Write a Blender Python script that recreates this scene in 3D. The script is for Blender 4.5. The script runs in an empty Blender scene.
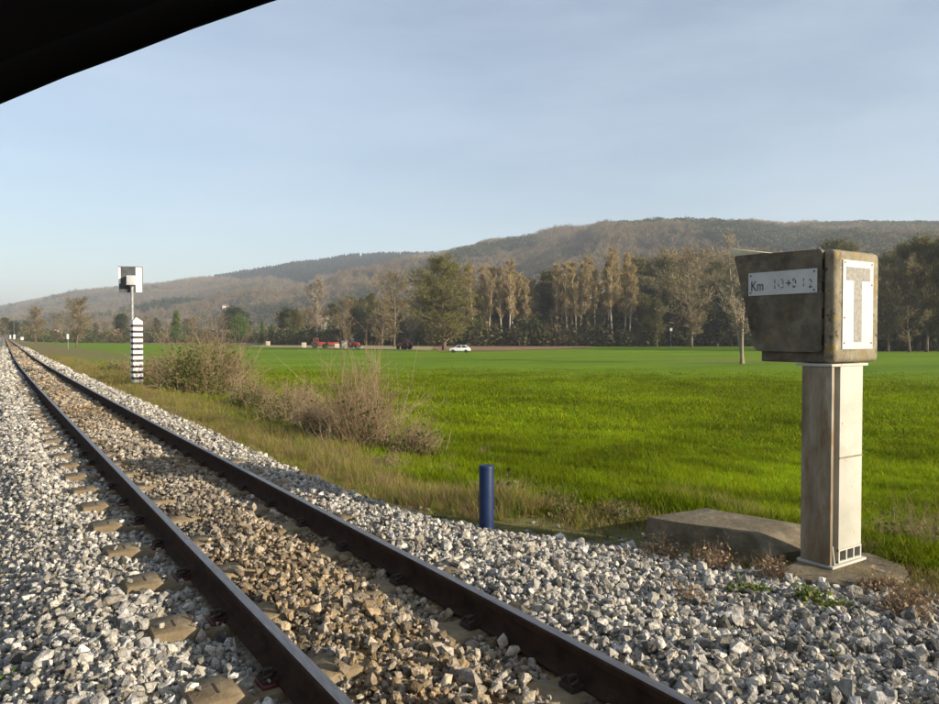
import bpy, bmesh, math, random
import numpy as np
from mathutils import Vector, Matrix
R = math.radians
SC = bpy.context.scene
COL = SC.collection

# ------------------------------------------------------------------ camera
F_PX, HOR, CAM_H = 730.0, 336.0, 1.347
PSI = math.atan(482.5 / F_PX); PIT = math.atan((352 - HOR) / F_PX)
FW = Vector((math.sin(PSI) * math.cos(PIT), math.cos(PSI) * math.cos(PIT), -math.sin(PIT)))
RT = Vector((math.cos(PSI), -math.sin(PSI), 0))
UP = RT.cross(FW)
cam_d = bpy.data.cameras.new('camera'); cam = bpy.data.objects.new('camera', cam_d); COL.objects.link(cam)
cam_d.sensor_fit = 'HORIZONTAL'; cam_d.sensor_width = 36; cam_d.lens = 36 * F_PX / 939
cam_d.clip_start = 0.05; cam_d.clip_end = 30000
cam.matrix_world = Matrix(((RT.x, UP.x, -FW.x, 0), (RT.y, UP.y, -FW.y, 0), (RT.z, UP.z, -FW.z, CAM_H), (0, 0, 0, 1)))
SC.camera = cam

# ------------------------------------------------------------------ world, sun, exposure
SUN_AZ, SUN_EL = 150.5, 17.2
world = bpy.data.worlds.new('World'); SC.world = world; world.use_nodes = True
wn, wl = world.node_tree.nodes, world.node_tree.links
bg = wn['Background']
sky = wn.new('ShaderNodeTexSky'); sky.sky_type = 'NISHITA'; sky.sun_disc = False
sky.sun_elevation = R(SUN_EL); sky.sun_rotation = R(SUN_AZ)
sky.altitude = 100; sky.air_density = 1.0; sky.dust_density = 0.9; sky.ozone_density = 1.2
tc = wn.new('ShaderNodeTexCoord'); mp = wn.new('ShaderNodeMapping'); mp.inputs['Scale'].default_value = (1.0, 2.4, 8.0)
mp.inputs['Rotation'].default_value = (0, 0, R(-25))
cn = wn.new('ShaderNodeTexNoise'); cn.inputs['Scale'].default_value = 1.3; cn.inputs['Detail'].default_value = 7; cn.inputs['Roughness'].default_value = .6
cr = wn.new('ShaderNodeMapRange'); cr.inputs['From Min'].default_value = .35; cr.inputs['From Max'].default_value = .95; cr.inputs['To Min'].default_value = .20; cr.inputs['To Max'].default_value = .48
cm = wn.new('ShaderNodeMix'); cm.data_type = 'RGBA'
cm.inputs[7].default_value = (6.2, 6.85, 7.7, 1)
wl.new(tc.outputs['Generated'], mp.inputs['Vector']); wl.new(mp.outputs['Vector'], cn.inputs['Vector'])
wl.new(cn.outputs['Fac'], cr.inputs['Value']); wl.new(cr.outputs['Result'], cm.inputs[0])
wl.new(sky.outputs['Color'], cm.inputs[6]); wl.new(cm.outputs[2], bg.inputs['Color'])
bg.inputs['Strength'].default_value = 0.073
sun_d = bpy.data.lights.new('sun', 'SUN'); sun_d.energy = 5.0; sun_d.angle = R(.55); sun_d.color = (1.0, .88, .70)
sun = bpy.data.objects.new('sun', sun_d); COL.objects.link(sun)
S = Vector((math.sin(R(SUN_AZ)) * math.cos(R(SUN_EL)), math.cos(R(SUN_AZ)) * math.cos(R(SUN_EL)), math.sin(R(SUN_EL))))
sun.rotation_euler = (-S).to_track_quat('-Z', 'Y').to_euler(); sun.location = (20, -20, 30)
vs = SC.view_settings; vs.view_transform = 'Standard'; vs.look = 'None'; vs.gamma = 1; vs.use_curve_mapping = False
vs.exposure = 1.1
SC.render.engine = 'CYCLES'
SC.cycles.use_denoising = True; SC.cycles.max_bounces = 6; SC.cycles.transparent_max_bounces = 6
SC.cycles.volume_bounces = 0; SC.cycles.use_adaptive_sampling = True; SC.cycles.adaptive_threshold = .02

# ------------------------------------------------------------------ helpers
def ray(u, v): return FW * F_PX + RT * (u - 469.5) + UP * (352 - v)
def G(u, v, z=None, X=None, Y=None, D=None):
    d = ray(u, v)
    t = (z - CAM_H) / d.z if z is not None else X / d.x if X is not None else Y / d.y if Y is not None else D / F_PX
    return Vector((d.x * t, d.y * t, CAM_H + d.z * t))

def smooth(a, b, x):
    t = np.clip((np.asarray(x, float) - a) / (b - a), 0, 1); return t * t * (3 - 2 * t)

_NR = np.random.RandomState(5); _NT = _NR.rand(64, 64)
def vnoise(x, y):
    x = np.asarray(x, float); y = np.asarray(y, float)
    xi = np.floor(x).astype(int); yi = np.floor(y).astype(int); fx = x - xi; fy = y - yi
    fx = fx * fx * (3 - 2 * fx); fy = fy * fy * (3 - 2 * fy)
    g = lambda a, b: _NT[a % 64, b % 64]
    return (g(xi, yi) * (1 - fx) + g(xi + 1, yi) * fx) * (1 - fy) + (g(xi, yi + 1) * (1 - fx) + g(xi + 1, yi + 1) * fx) * fy
def fnoise(x, y): return (vnoise(x, y) * .57 + vnoise(x * 2.1 + 7, y * 2.1 + 3) * .28 + vnoise(x * 4.3 + 1, y * 4.3 + 9) * .15)

def tag(o, label=None, cat=None, group=None, kind=None):
    if label: o['label'] = label
    if cat: o['category'] = cat
    if group: o['group'] = group
    if kind: o['kind'] = kind
    return o
def empty(name, loc, rz=0):
    o = bpy.data.objects.new(name, None); COL.objects.link(o); o.location = loc; o.rotation_euler = (0, 0, rz); o.empty_display_size = .2
    return o
def link(name, me, parent=None, loc=(0, 0, 0)):
    o = bpy.data.objects.new(name, me); COL.objects.link(o); o.location = loc; o.parent = parent; return o
def copy_tree(o, parent=None):
    c = o.copy(); COL.objects.link(c); c.parent = parent
    for ch in list(o.children):
        if ch is not c: copy_tree(ch, c)
    return c

class MB:
    def __init__(s): s.v = []; s.f = []
    def add(s, vs, fs):
        n = len(s.v); s.v += [tuple(v) for v in vs]; s.f += [tuple(i + n for i in f) for f in fs]; return s
    def box(s, x0, x1, y0, y1, z0, z1):
        return s.add([(x0, y0, z0), (x1, y0, z0), (x1, y1, z0), (x0, y1, z0), (x0, y0, z1), (x1, y0, z1), (x1, y1, z1), (x0, y1, z1)],
                     [(0, 3, 2, 1), (4, 5, 6, 7), (0, 1, 5, 4), (1, 2, 6, 5), (2, 3, 7, 6), (3, 0, 4, 7)])
    def prism(s, pts, axis, a, b):
        n = len(pts)
        P = {'x': lambda p, k: (k, p[0], p[1]), 'y': lambda p, k: (p[0], k, p[1]), 'z': lambda p, k: (p[0], p[1], k)}[axis]
        return s.add([P(p, a) for p in pts] + [P(p, b) for p in pts],
                     [tuple(range(n))[::-1], tuple(range(n, 2 * n))] + [(i, (i + 1) % n, n + (i + 1) % n, n + i) for i in range(n)])
    def tube(s, path, rad, sides=6, cap=True):
        path = [Vector(p) for p in path]; n = len(path)
        if not hasattr(rad, '__len__'): rad = [rad] * n
        vs = []; fs = []
        for i, p in enumerate(path):
            t = (path[min(i + 1, n - 1)] - path[max(i - 1, 0)]).normalized()
            a = t.cross(Vector((0, 0, 1)) if abs(t.z) < .9 else Vector((1, 0, 0))).normalized(); b = t.cross(a)
            for k in range(sides):
                w = 2 * math.pi * k / sides
                vs.append(p + (a * math.cos(w) + b * math.sin(w)) * rad[i])
        for i in range(n - 1):
            for k in range(sides):
                k2 = (k + 1) % sides
                fs.append((i * sides + k, i * sides + k2, (i + 1) * sides + k2, (i + 1) * sides + k))
        if cap: fs += [tuple(range(sides))[::-1], tuple(range((n - 1) * sides, n * sides))]
        return s.add(vs, fs)
    def lathe(s, prof, c=(0, 0), sides=24):
        vs = []; fs = []; n = len(prof)
        for r, z in prof:
            for k in range(sides):
                w = 2 * math.pi * k / sides; vs.append((c[0] + r * math.cos(w), c[1] + r * math.sin(w), z))
        for i in range(n - 1):
            for k in range(sides):
                k2 = (k + 1) % sides; fs.append((i * sides + k, i * sides + k2, (i + 1) * sides + k2, (i + 1) * sides + k))
        fs += [tuple(range(sides))[::-1], tuple(range((n - 1) * sides, n * sides))]
        return s.add(vs, fs)
    def mesh(s, name, m, org=(0, 0, 0), bevel=0, seg=2, smooth_=False):
        me = bpy.data.meshes.new(name); o = Vector(org)
        me.from_pydata([tuple(Vector(v) - o) for v in s.v], [], s.f); me.update()
        bm = bmesh.new(); bm.from_mesh(me); bmesh.ops.recalc_face_normals(bm, faces=bm.faces)
        if bevel: bmesh.ops.bevel(bm, geom=list(bm.edges), offset=bevel, segments=seg, profile=.6, affect='EDGES', clamp_overlap=True)
        bm.to_mesh(me); bm.free()
        if smooth_ or bevel: me.shade_smooth() if not bevel else me.set_sharp_from_angle(angle=R(40))
        if bevel: me.shade_smooth(); me.set_sharp_from_angle(angle=R(50))
        if m: me.materials.append(m)
        return me
    def build(s, name, m, parent=None, org=(0, 0, 0), loc=None, **k):
        return link(name, s.mesh(name, m, org, **k), parent, loc if loc is not None else ((0, 0, 0) if parent else org))

def arr_mesh(name, v, f, m=None, n=None):
    """numpy mesh: v (N,3), f (M,3|4)"""
    me = bpy.data.meshes.new(name); v = np.ascontiguousarray(v, np.float32); f = np.ascontiguousarray(f, np.int32); k = f.shape[1]
    me.vertices.add(len(v)); me.vertices.foreach_set('co', v.ravel())
    me.loops.add(f.size); me.loops.foreach_set('vertex_index', f.ravel())
    me.polygons.add(len(f)); me.polygons.foreach_set('loop_start', np.arange(0, f.size, k, dtype=np.int32))
    me.update(calc_edges=True); me.validate()
    if m: me.materials.append(m)
    return me

# ------------------------------------------------------------------ materials
def newmat(name):
    m = bpy.data.materials.new(name); m.use_nodes = True
    return m, m.node_tree.nodes, m.node_tree.links, m.node_tree.nodes['Principled BSDF']
def ramp(n, stops):
    r = n.new('ShaderNodeValToRGB'); e = r.color_ramp.elements
    while len(e) < len(stops): e.new(.5)
    for q, (p, c) in zip(e, stops): q.position = p; q.color = (*c, 1)
    return r
def surf(name, stops, scale=8, detail=6, rough=.85, bump=.0, bscale=None, spec=.3, metal=0, coords='Object', stretch=None, extra=None, bdist=.01):
    """noise-coloured procedural surface; extra = (colour, scale, lo, hi) blotch layer"""
    m, n, l, b = newmat(name)
    tcn = n.new('ShaderNodeTexCoord'); src = tcn.outputs[coords]
    if stretch:
        mpn = n.new('ShaderNodeMapping'); mpn.inputs['Scale'].default_value = stretch; l.new(src, mpn.inputs['Vector']); src = mpn.outputs['Vector']
    nz = n.new('ShaderNodeTexNoise'); nz.inputs['Scale'].default_value = scale; nz.inputs['Detail'].default_value = detail; nz.inputs['Roughness'].default_value = .62
    l.new(src, nz.inputs['Vector']); r = ramp(n, stops); l.new(nz.outputs['Fac'], r.inputs['Fac']); colr = r.outputs['Color']
    for ex in ([extra] if extra and not isinstance(extra, list) else extra or []):
        c, sc_, lo, hi = ex
        n2 = n.new('ShaderNodeTexNoise'); n2.inputs['Scale'].default_value = sc_; n2.inputs['Detail'].default_value = 8; n2.inputs['Roughness'].default_value = .7
        l.new(src, n2.inputs['Vector']); mr = n.new('ShaderNodeMapRange'); mr.inputs['From Min'].default_value = lo; mr.inputs['From Max'].default_value = hi
        l.new(n2.outputs['Fac'], mr.inputs['Value']); mx = n.new('ShaderNodeMix'); mx.data_type = 'RGBA'; mx.inputs[7].default_value = (*c, 1)
        l.new(mr.outputs['Result'], mx.inputs[0]); l.new(colr, mx.inputs[6]); colr = mx.outputs[2]
    l.new(colr, b.inputs['Base Color'])
    b.inputs['Roughness'].default_value = rough; b.inputs['Specular IOR Level'].default_value = spec; b.inputs['Metallic'].default_value = metal
    if bump:
        n3 = n.new('ShaderNodeTexNoise'); n3.inputs['Scale'].default_value = bscale or scale * 4; n3.inputs['Detail'].default_value = 8
        l.new(src, n3.inputs['Vector']); bp = n.new('ShaderNodeBump'); bp.inputs['Strength'].default_value = bump; bp.inputs['Distance'].default_value = bdist
        l.new(n3.outputs['Fac'], bp.inputs['Height']); l.new(bp.outputs['Normal'], b.inputs['Normal'])
    return m
def plain(name, c, rough=.6, metal=0, spec=.4, var=.12, scale=30):
    d = tuple(x * (1 - var) for x in c); e = tuple(min(1, x * (1 + var)) for x in c)
    return surf(name, [(.3, d), (.7, e)], scale=scale, rough=rough, metal=metal, spec=spec)
def leafy(name, stops, scale=.35, transl=.35, inst=None, rough=.6):
    """foliage: noise in object space (clump variation) mixed with per-face random; optional instancer colour attribute"""
    m, n, l, b = newmat(name)
    if inst:
        a = n.new('ShaderNodeAttribute'); a.attribute_type = 'INSTANCER'; a.attribute_name = inst; colr = a.outputs['Color']
        g = n.new('ShaderNodeNewGeometry'); mr = n.new('ShaderNodeMapRange'); mr.inputs['To Min'].default_value = .75; mr.inputs['To Max'].default_value = 1.25
        l.new(g.outputs['Random Per Island'], mr.inputs['Value'])
        vm = n.new('ShaderNodeVectorMath'); vm.operation = 'SCALE'; l.new(colr, vm.inputs[0]); l.new(mr.outputs['Result'], vm.inputs['Scale']); colr = vm.outputs['Vector']
    else:
        tcn = n.new('ShaderNodeTexCoord'); nz = n.new('ShaderNodeTexNoise'); nz.inputs['Scale'].default_value = scale; nz.inputs['Detail'].default_value = 3
        l.new(tcn.outputs['Object'], nz.inputs['Vector']); g = n.new('ShaderNodeNewGeometry')
        ad = n.new('ShaderNodeMath'); ad.operation = 'MULTIPLY_ADD'; ad.inputs[1].default_value = .35; l.new(g.outputs['Random Per Island'], ad.inputs[0])
        sb = n.new('ShaderNodeMath'); sb.operation = 'SUBTRACT'; sb.inputs[1].default_value = .17; l.new(nz.outputs['Fac'], sb.inputs[0]); l.new(sb.outputs[0], ad.inputs[2])
        r = ramp(n, stops); l.new(ad.outputs[0], r.inputs['Fac']); colr = r.outputs['Color']
    l.new(colr, b.inputs['Base Color']); b.inputs['Roughness'].default_value = rough; b.inputs['Specular IOR Level'].default_value = .2
    if transl:
        t = n.new('ShaderNodeBsdfTranslucent'); l.new(colr, t.inputs['Color']); ms = n.new('ShaderNodeMixShader'); ms.inputs[0].default_value = transl
        l.new(b.outputs[0], ms.inputs[1]); l.new(t.outputs[0], ms.inputs[2]); l.new(ms.outputs[0], n['Material Output'].inputs['Surface'])
    return m

# ------------------------------------------------------------------ track alignment and ground heights
X1, X2 = 1.085, 2.145            # rail centre lines (metre gauge)
def curve(y):
    y = np.asarray(y, float)
    return np.where(y < 10, 0, np.where(y < 60, (y - 10) ** 2 / 6100., .41 + .0164 * (y - 60)))
def Xe(y):                        # right-hand edge of the ballast (track coordinates)
    return np.interp(y, [-5, .8, 2.2, 3.2, 4.2, 5.0, 6.2, 8, 14, 30, 1000], [4.9, 4.8, 4.62, 4.42, 4.05, 3.6, 3.15, 3.0, 3.15, 3.2, 3.2])
def zE(y): return np.interp(y, [-5, 2.3, 3.3, 9, 1000], [-.235, -.235, -.30, -.33, -.33])
def bz(X, y):                     # ballast surface; X in track coordinates
    X = np.asarray(X, float); y = np.asarray(y, float)
    prof = np.interp(X, [-4, -.6, .3, .5, .72, .95, 1.25, 1.5, 1.75, 1.95, 2.3, 2.55, 2.85], [-.62, -.55, -.19, -.16, -.165, -.19, -.19, -.150, -.150, -.185, -.155, -.125, -.135])
    e = Xe(y); ze = zE(y)
    t = np.clip((X - 2.85) / np.maximum(e - 2.85, .1), 0, 1)
    return np.where(X > 2.85, -.135 + (ze + .135) * t, prof) + (fnoise(X * 2.3 + 9, y * 2.3) - .5) * .045 + np.where(X < .5, (fnoise(X * .9, y * .7 + 40) - .5) * .10, 0)
def gz(x, y):                     # soil surface; world x
    x = np.asarray(x, float); y = np.asarray(y, float)
    X = x - curve(y); e = Xe(y)
    w = smooth(7.0, 4.6, y) * smooth(-3, 0, y)
    ee = e * (1 - w) + np.maximum(e, 5.45) * w
    d = np.maximum(X - ee, 0)
    out = -1.95 + (zE(y) + 1.95) * np.exp(-d / 9.0) + (fnoise(x * .35, y * .35) - .5) * .16 * smooth(0, 3, d) + (fnoise(x * 1.7, y * 1.7) - .5) * .06 * smooth(-.2, .6, d)
    ins = np.where(X < e, np.minimum(zE(y) - .05, bz(np.minimum(X, e), y) - .07), 0)
    return np.where(X < e, ins, out)

# ------------------------------------------------------------------ ground sheet
gm, n_, l_, b_ = newmat('meadow_soil')
at = n_.new('ShaderNodeAttribute'); at.attribute_name = 'dry'
tcn = n_.new('ShaderNodeTexCoord')
na = n_.new('ShaderNodeTexNoise'); na.inputs['Scale'].default_value = .12; na.inputs['Detail'].default_value = 9; na.inputs['Roughness'].default_value = .65
nb = n_.new('ShaderNodeTexNoise'); nb.inputs['Scale'].default_value = 6; nb.inputs['Detail'].default_value = 12; nb.inputs['Roughness'].default_value = .72
nmap = n_.new('ShaderNodeMapping'); nmap.inputs['Rotation'].default_value = (0, 0, R(33)); nmap.inputs['Scale'].default_value = (.3, 1, 1)
l_.new(tcn.outputs['Object'], nmap.inputs['Vector']); l_.new(nmap.outputs['Vector'], na.inputs['Vector']); l_.new(tcn.outputs['Object'], nb.inputs['Vector'])
r1 = ramp(n_, [(.3, (.09, .165, .002)), (.5, (.128, .215, .003)), (.72, (.175, .25, .005))]); l_.new(na.outputs['Fac'], r1.inputs['Fac'])
r2 = ramp(n_, [(.3, (.055, .042, .024)), (.5, (.16, .115, .06)), (.62, (.20, .155, .075)), (.75, (.15, .145, .05))]); l_.new(nb.outputs['Fac'], r2.inputs['Fac'])
r3 = ramp(n_, [(.25, (.5, .5, .5)), (.7, (1.05, 1.05, 1.05))]); l_.new(nb.outputs['Fac'], r3.inputs['Fac'])
mm = n_.new('ShaderNodeMix'); mm.data_type = 'RGBA'; mm.blend_type = 'MULTIPLY'; mm.inputs[0].default_value = .8
l_.new(r1.outputs['Color'], mm.inputs[6]); l_.new(r3.outputs['Color'], mm.inputs[7])
mx = n_.new('ShaderNodeMix'); mx.data_type = 'RGBA'; l_.new(at.outputs['Fac'], mx.inputs[0]); l_.new(mm.outputs[2], mx.inputs[6]); l_.new(r2.outputs['Color'], mx.inputs[7])
l_.new(mx.outputs[2], b_.inputs['Base Color']); b_.inputs['Roughness'].default_value = .95; b_.inputs['Specular IOR Level'].default_value = .1
bp = n_.new('ShaderNodeBump'); bp.inputs['Strength'].default_value = .7; bp.inputs['Distance'].default_value = .12
l_.new(nb.outputs['Fac'], bp.inputs['Height']); l_.new(bp.outputs['Normal'], b_.inputs['Normal'])

rings = np.concatenate([[0.0], np.geomspace(.8, 60, 170), np.geomspace(63, 9000, 70)])
azs = np.radians(np.concatenate([np.arange(-8, 80, .35), np.arange(80, 352, 4)]))
RR, AA = np.meshgrid(rings, azs, indexing='ij')
GX, GY = RR * np.sin(AA), RR * np.cos(AA); GZ = gz(GX, GY)
na_ = len(azs); idx = np.arange(RR.size).reshape(RR.shape)
nx_ = np.roll(idx, -1, axis=1)
faces = np.stack([idx[1:-1], idx[2:], nx_[2:], nx_[1:-1]], -1).reshape(-1, 4)
first = np.stack([idx[0] * 0, idx[0] * 0, idx[1], nx_[1]], -1)
verts = np.stack([GX, GY, GZ], -1).reshape(-1, 3)
me = arr_mesh('ground', verts, faces, gm)
dd = GX - curve(GY) - Xe(GY)
dry = np.clip(smooth(1.6 + np.clip(GY / 6 - .8, 0, 6), .2, dd) * (.8 + 1.0 * (fnoise(GX * .6, GY * .6 + 3) - .35)), 0, 1)
dry = np.maximum(dry, (GY < 6) * (GX < 5.6) * (GX > 0) * .75)
pt_ = G(735, 361, z=-1.95); al_ = (GX - pt_.x) * RT.x + (GY - pt_.y) * RT.y; ac_ = (GX - pt_.x) * FW.x + (GY - pt_.y) * FW.y
dry = np.maximum(dry, .75 * np.exp(-(al_ / 9.) ** 2 - (ac_ / 5.) ** 2))
dry = np.maximum(dry, smooth(40, 110, GY) * smooth(22, 6, dd) * .8)
me.attributes.new('dry', 'FLOAT', 'POINT').data.foreach_set('value', dry.astype(np.float32).ravel())
me.shade_smooth()
ground = link('ground', me); tag(ground, kind='structure', label='green meadow and dry grassy verge beside the railway')

# ------------------------------------------------------------------ ploughed strips
m_plough = surf('ploughed_earth', [(.3, (.13, .075, .04)), (.6, (.24, .14, .075)), (.8, (.30, .20, .10))], scale=.25, rough=.95, stretch=(1, 4, 1), bump=.5, bscale=2, bdist=.2)
m_straw = surf('dry_stubble', [(.3, (.20, .16, .07)), (.7, (.34, .27, .12))], scale=.3, rough=.95, bump=.4, bscale=3, bdist=.2)
def sheet(name, px, z, m, label, n=10):
    pts = [G(u, v, z=-1.95) for u, v in px]
    P = MB().add([(p.x, p.y, z) for p in pts], [tuple(range(len(pts)))])
    return tag(P.build(name, m), label, kind='structure')
sheet('ploughed_field', [(438, 351.4), (500, 351.0), (545, 349.6), (590, 347.8), (590, 346.2), (430, 346.2)], -1.86, m_plough, 'strip of brown ploughed earth in front of the woodland')
sheet('stubble_field', [(262, 347.2), (330, 348.6), (430, 351.0), (436, 346.6), (300, 345.2), (240, 345.4)], -1.87, m_straw, 'pale tan strip of bare ground where the tractors work')
sheet('fallow_field', [(40, 342.3), (255, 345.1), (262, 343.2), (60, 341.3)], -1.85, m_plough, 'far brownish field strip at the left beyond the meadow')

# ------------------------------------------------------------------ hills
UR = [-900, -500, -200, -60, 0, 50, 100, 150, 212, 250, 300, 350, 415, 450, 500, 540, 575, 600, 640, 700, 760, 850, 939, 1100, 1400, 1900]
VR = [330, 326, 322, 317, 313, 303, 296, 291, 284, 278, 271, 265, 261, 257, 250, 244, 241, 236, 232, 230, 230, 229, 231, 235, 242, 256]
UD = [-900, 0, 200, 415, 600, 939, 1900]; DC = [5000, 3600, 2700, 2050, 1500, 1050, 900]; DF = [900, 800, 700, 520, 330, 300, 300]
def hill_pt(u, s):
    """u: azimuth as pixel column, s: 0 foot .. 1 crest .. 1.4 beyond"""
    u = np.asarray(u, float); s = np.asarray(s, float)
    vr = np.interp(u, UR, VR) + (fnoise(u / 34., u * 0 + 2.5) - .5) * 7 * smooth(60, 400, u); dc = np.interp(u, UD, DC); df = np.interp(u, UD, DF)
    D = df + (dc - df) * s
    zc = CAM_H + (HOR - vr) / F_PX * dc
    k = (u - 469.5) / F_PX
    fx, fy = math.sin(PSI), math.cos(PSI)
    x = D * (fx + k * RT.x); y = D * (fy + k * RT.y)
    sh = np.where(s < 1, np.clip(s, 0, 1) ** 1.25 * (1.25 - .25 * np.clip(s, 0, 1) ** 3), 1 - (s - 1) * .9)
    und = (fnoise(x / 260., y / 260.) - .5) * .42 * np.sin(np.pi * np.clip(s, 0, 1)) + (fnoise(x / 90. + 5, y / 90.) - .5) * .12 * np.sin(np.pi * np.clip(s, 0, 1))
    z = -6 + (zc + 6) * sh + zc * und
    return x, y, z
us = np.linspace(-900, 1900, 280); ss = np.linspace(-.02, 1.5, 60)
U_, S_ = np.meshgrid(us, ss, indexing='ij'); hx, hy, hz = hill_pt(U_, S_)
hz = np.where(S_ < 0, -8, hz); HILL_TOP = float(hz.max())
idx = np.arange(U_.size).reshape(U_.shape)
hf = np.stack([idx[:-1, :-1], idx[1:, :-1], idx[1:, 1:], idx[:-1, 1:]], -1).reshape(-1, 4)
m_hill = surf('hill_floor', [(.35, (.10, .075, .05)), (.6, (.14, .105, .065)), (.8, (.10, .10, .04))], scale=.012, rough=.97)
me = arr_mesh('hill', np.stack([hx, hy, hz], -1).reshape(-1, 3), hf, m_hill); me.shade_smooth()
tag(link('hill', me), 'long wooded hill ridge behind the valley floor', kind='structure')

# ------------------------------------------------------------------ scatter by geometry nodes
def scatter(name, pts, rot, scl, pick, colr, protos, parent=None):
    me = bpy.data.meshes.new(name); pts = np.ascontiguousarray(pts, np.float32)
    me.vertices.add(len(pts)); me.vertices.foreach_set('co', pts.ravel())
    me.attributes.new('rot', 'FLOAT_VECTOR', 'POINT').data.foreach_set('vector', np.ascontiguousarray(rot, np.float32).ravel())
    me.attributes.new('scl', 'FLOAT_VECTOR', 'POINT').data.foreach_set('vector', np.ascontiguousarray(scl, np.float32).ravel())
    me.attributes.new('pick', 'INT', 'POINT').data.foreach_set('value', np.ascontiguousarray(pick, np.int32))
    me.attributes.new('tint', 'FLOAT_VECTOR', 'POINT').data.foreach_set('vector', np.ascontiguousarray(colr, np.float32).ravel())
    o = link(name, me, parent); tag(o, kind='stuff')
    ng = bpy.data.node_groups.new(name + '_scatter', 'GeometryNodeTree')
    ng.interface.new_socket('Geometry', in_out='INPUT', socket_type='NodeSocketGeometry'); ng.interface.new_socket('Geometry', in_out='OUTPUT', socket_type='NodeSocketGeometry')
    N, L = ng.nodes, ng.links
    gi, go = N.new('NodeGroupInput'), N.new('NodeGroupOutput'); ip = N.new('GeometryNodeInstanceOnPoints'); jn = N.new('GeometryNodeJoinGeometry')
    for p in protos[::-1]:
        oi = N.new('GeometryNodeObjectInfo'); oi.inputs['Object'].default_value = p; oi.inputs['As Instance'].default_value = True
        L.new(oi.outputs['Geometry'], jn.inputs['Geometry'])
    def attr(nm, t):
        a = N.new('GeometryNodeInputNamedAttribute'); a.data_type = t; a.inputs['Name'].default_value = nm; return a.outputs['Attribute']
    L.new(gi.outputs[0], ip.inputs['Points']); L.new(jn.outputs[0], ip.inputs['Instance']); ip.inputs['Pick Instance'].default_value = True
    L.new(attr('pick', 'INT'), ip.inputs['Instance Index'])
    er = N.new('FunctionNodeEulerToRotation'); L.new(attr('rot', 'FLOAT_VECTOR'), er.inputs[0]); L.new(er.outputs[0], ip.inputs['Rotation'])
    L.new(attr('scl', 'FLOAT_VECTOR'), ip.inputs['Scale']); L.new(ip.outputs[0], go.inputs[0])
    md = o.modifiers.new('scatter', 'NODES'); md.node_group = ng
    return o
def proto(name, me): return bpy.data.objects.new(name, me)

# ------------------------------------------------------------------ ballast bed
m_bed = surf('ballast_fines', [(.25, (.10, .085, .065)), (.5, (.25, .22, .17)), (.75, (.46, .43, .36))], scale=26, detail=8, rough=.95, bump=1.0, bscale=22, bdist=.05)
ys = np.concatenate([np.arange(-4, 30, .12), np.geomspace(30, 900, 90)])
xs = np.array([-5, -3.5, -2.2, -1.2, -.6, -.3, 0, .15, .3, .4, .5, .6, .72, .85, .95, 1.1, 1.25, 1.4, 1.5, 1.62, 1.75, 1.85, 1.95, 2.1, 2.3, 2.45, 2.55, 2.7, 2.85])
tt = np.array([.2, .4, .6, .8, 1.0])
V = []
for y in ys:
    e = float(Xe(y) + (fnoise(y * 1.1, 3.3) - .5) * .35); c = float(curve(y))
    X = np.concatenate([xs, 2.85 + (e - 2.85) * tt, [e + .25]])
    z = bz(X, np.full_like(X, y)); z[-1] -= .14
    V.append(np.stack([X + c, np.full_like(X, y), z], -1))
V = np.array(V); idx = np.arange(V.shape[0] * V.shape[1]).reshape(V.shape[:2])
bf = np.stack([idx[:-1, :-1], idx[:-1, 1:], idx[1:, 1:], idx[1:, :-1]], -1).reshape(-1, 4)
# brown centre strip is a separate colour of the real stones (rust and dirt between the rails)
mbn, n_, l_, b_ = newmat('ballast_fines_track')
m_bed = m_bed
nb_ = m_bed.node_tree.nodes; lb_ = m_bed.node_tree.links; bb_ = nb_['Principled BSDF']
a_ = nb_.new('ShaderNodeAttribute'); a_.attribute_name = 'rust'
old = bb_.inputs['Base Color'].links[0].from_socket
mxr = nb_.new('ShaderNodeMix'); mxr.data_type = 'RGBA'; mxr.blend_type = 'MULTIPLY'; mxr.inputs[7].default_value = (.78, .52, .28, 1)
lb_.new(a_.outputs['Fac'], mxr.inputs[0]); lb_.new(old, mxr.inputs[6]); lb_.new(mxr.outputs[2], bb_.inputs['Base Color'])
bpy.data.materials.remove(mbn)
me = arr_mesh('ballast_bed', V.reshape(-1, 3), bf, m_bed); me.shade_smooth()
def rusty(X): return smooth(.95, 1.25, X) * smooth(2.5, 2.05, X)
rust = rusty(V[..., 0] - curve(V[..., 1]))
me.attributes.new('rust', 'FLOAT', 'POINT').data.foreach_set('value', rust.astype(np.float32).ravel())
ballast = link('ballast_bed', me); tag(ballast, 'bed of pale crushed stone ballast under the rails', kind='structure')

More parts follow.
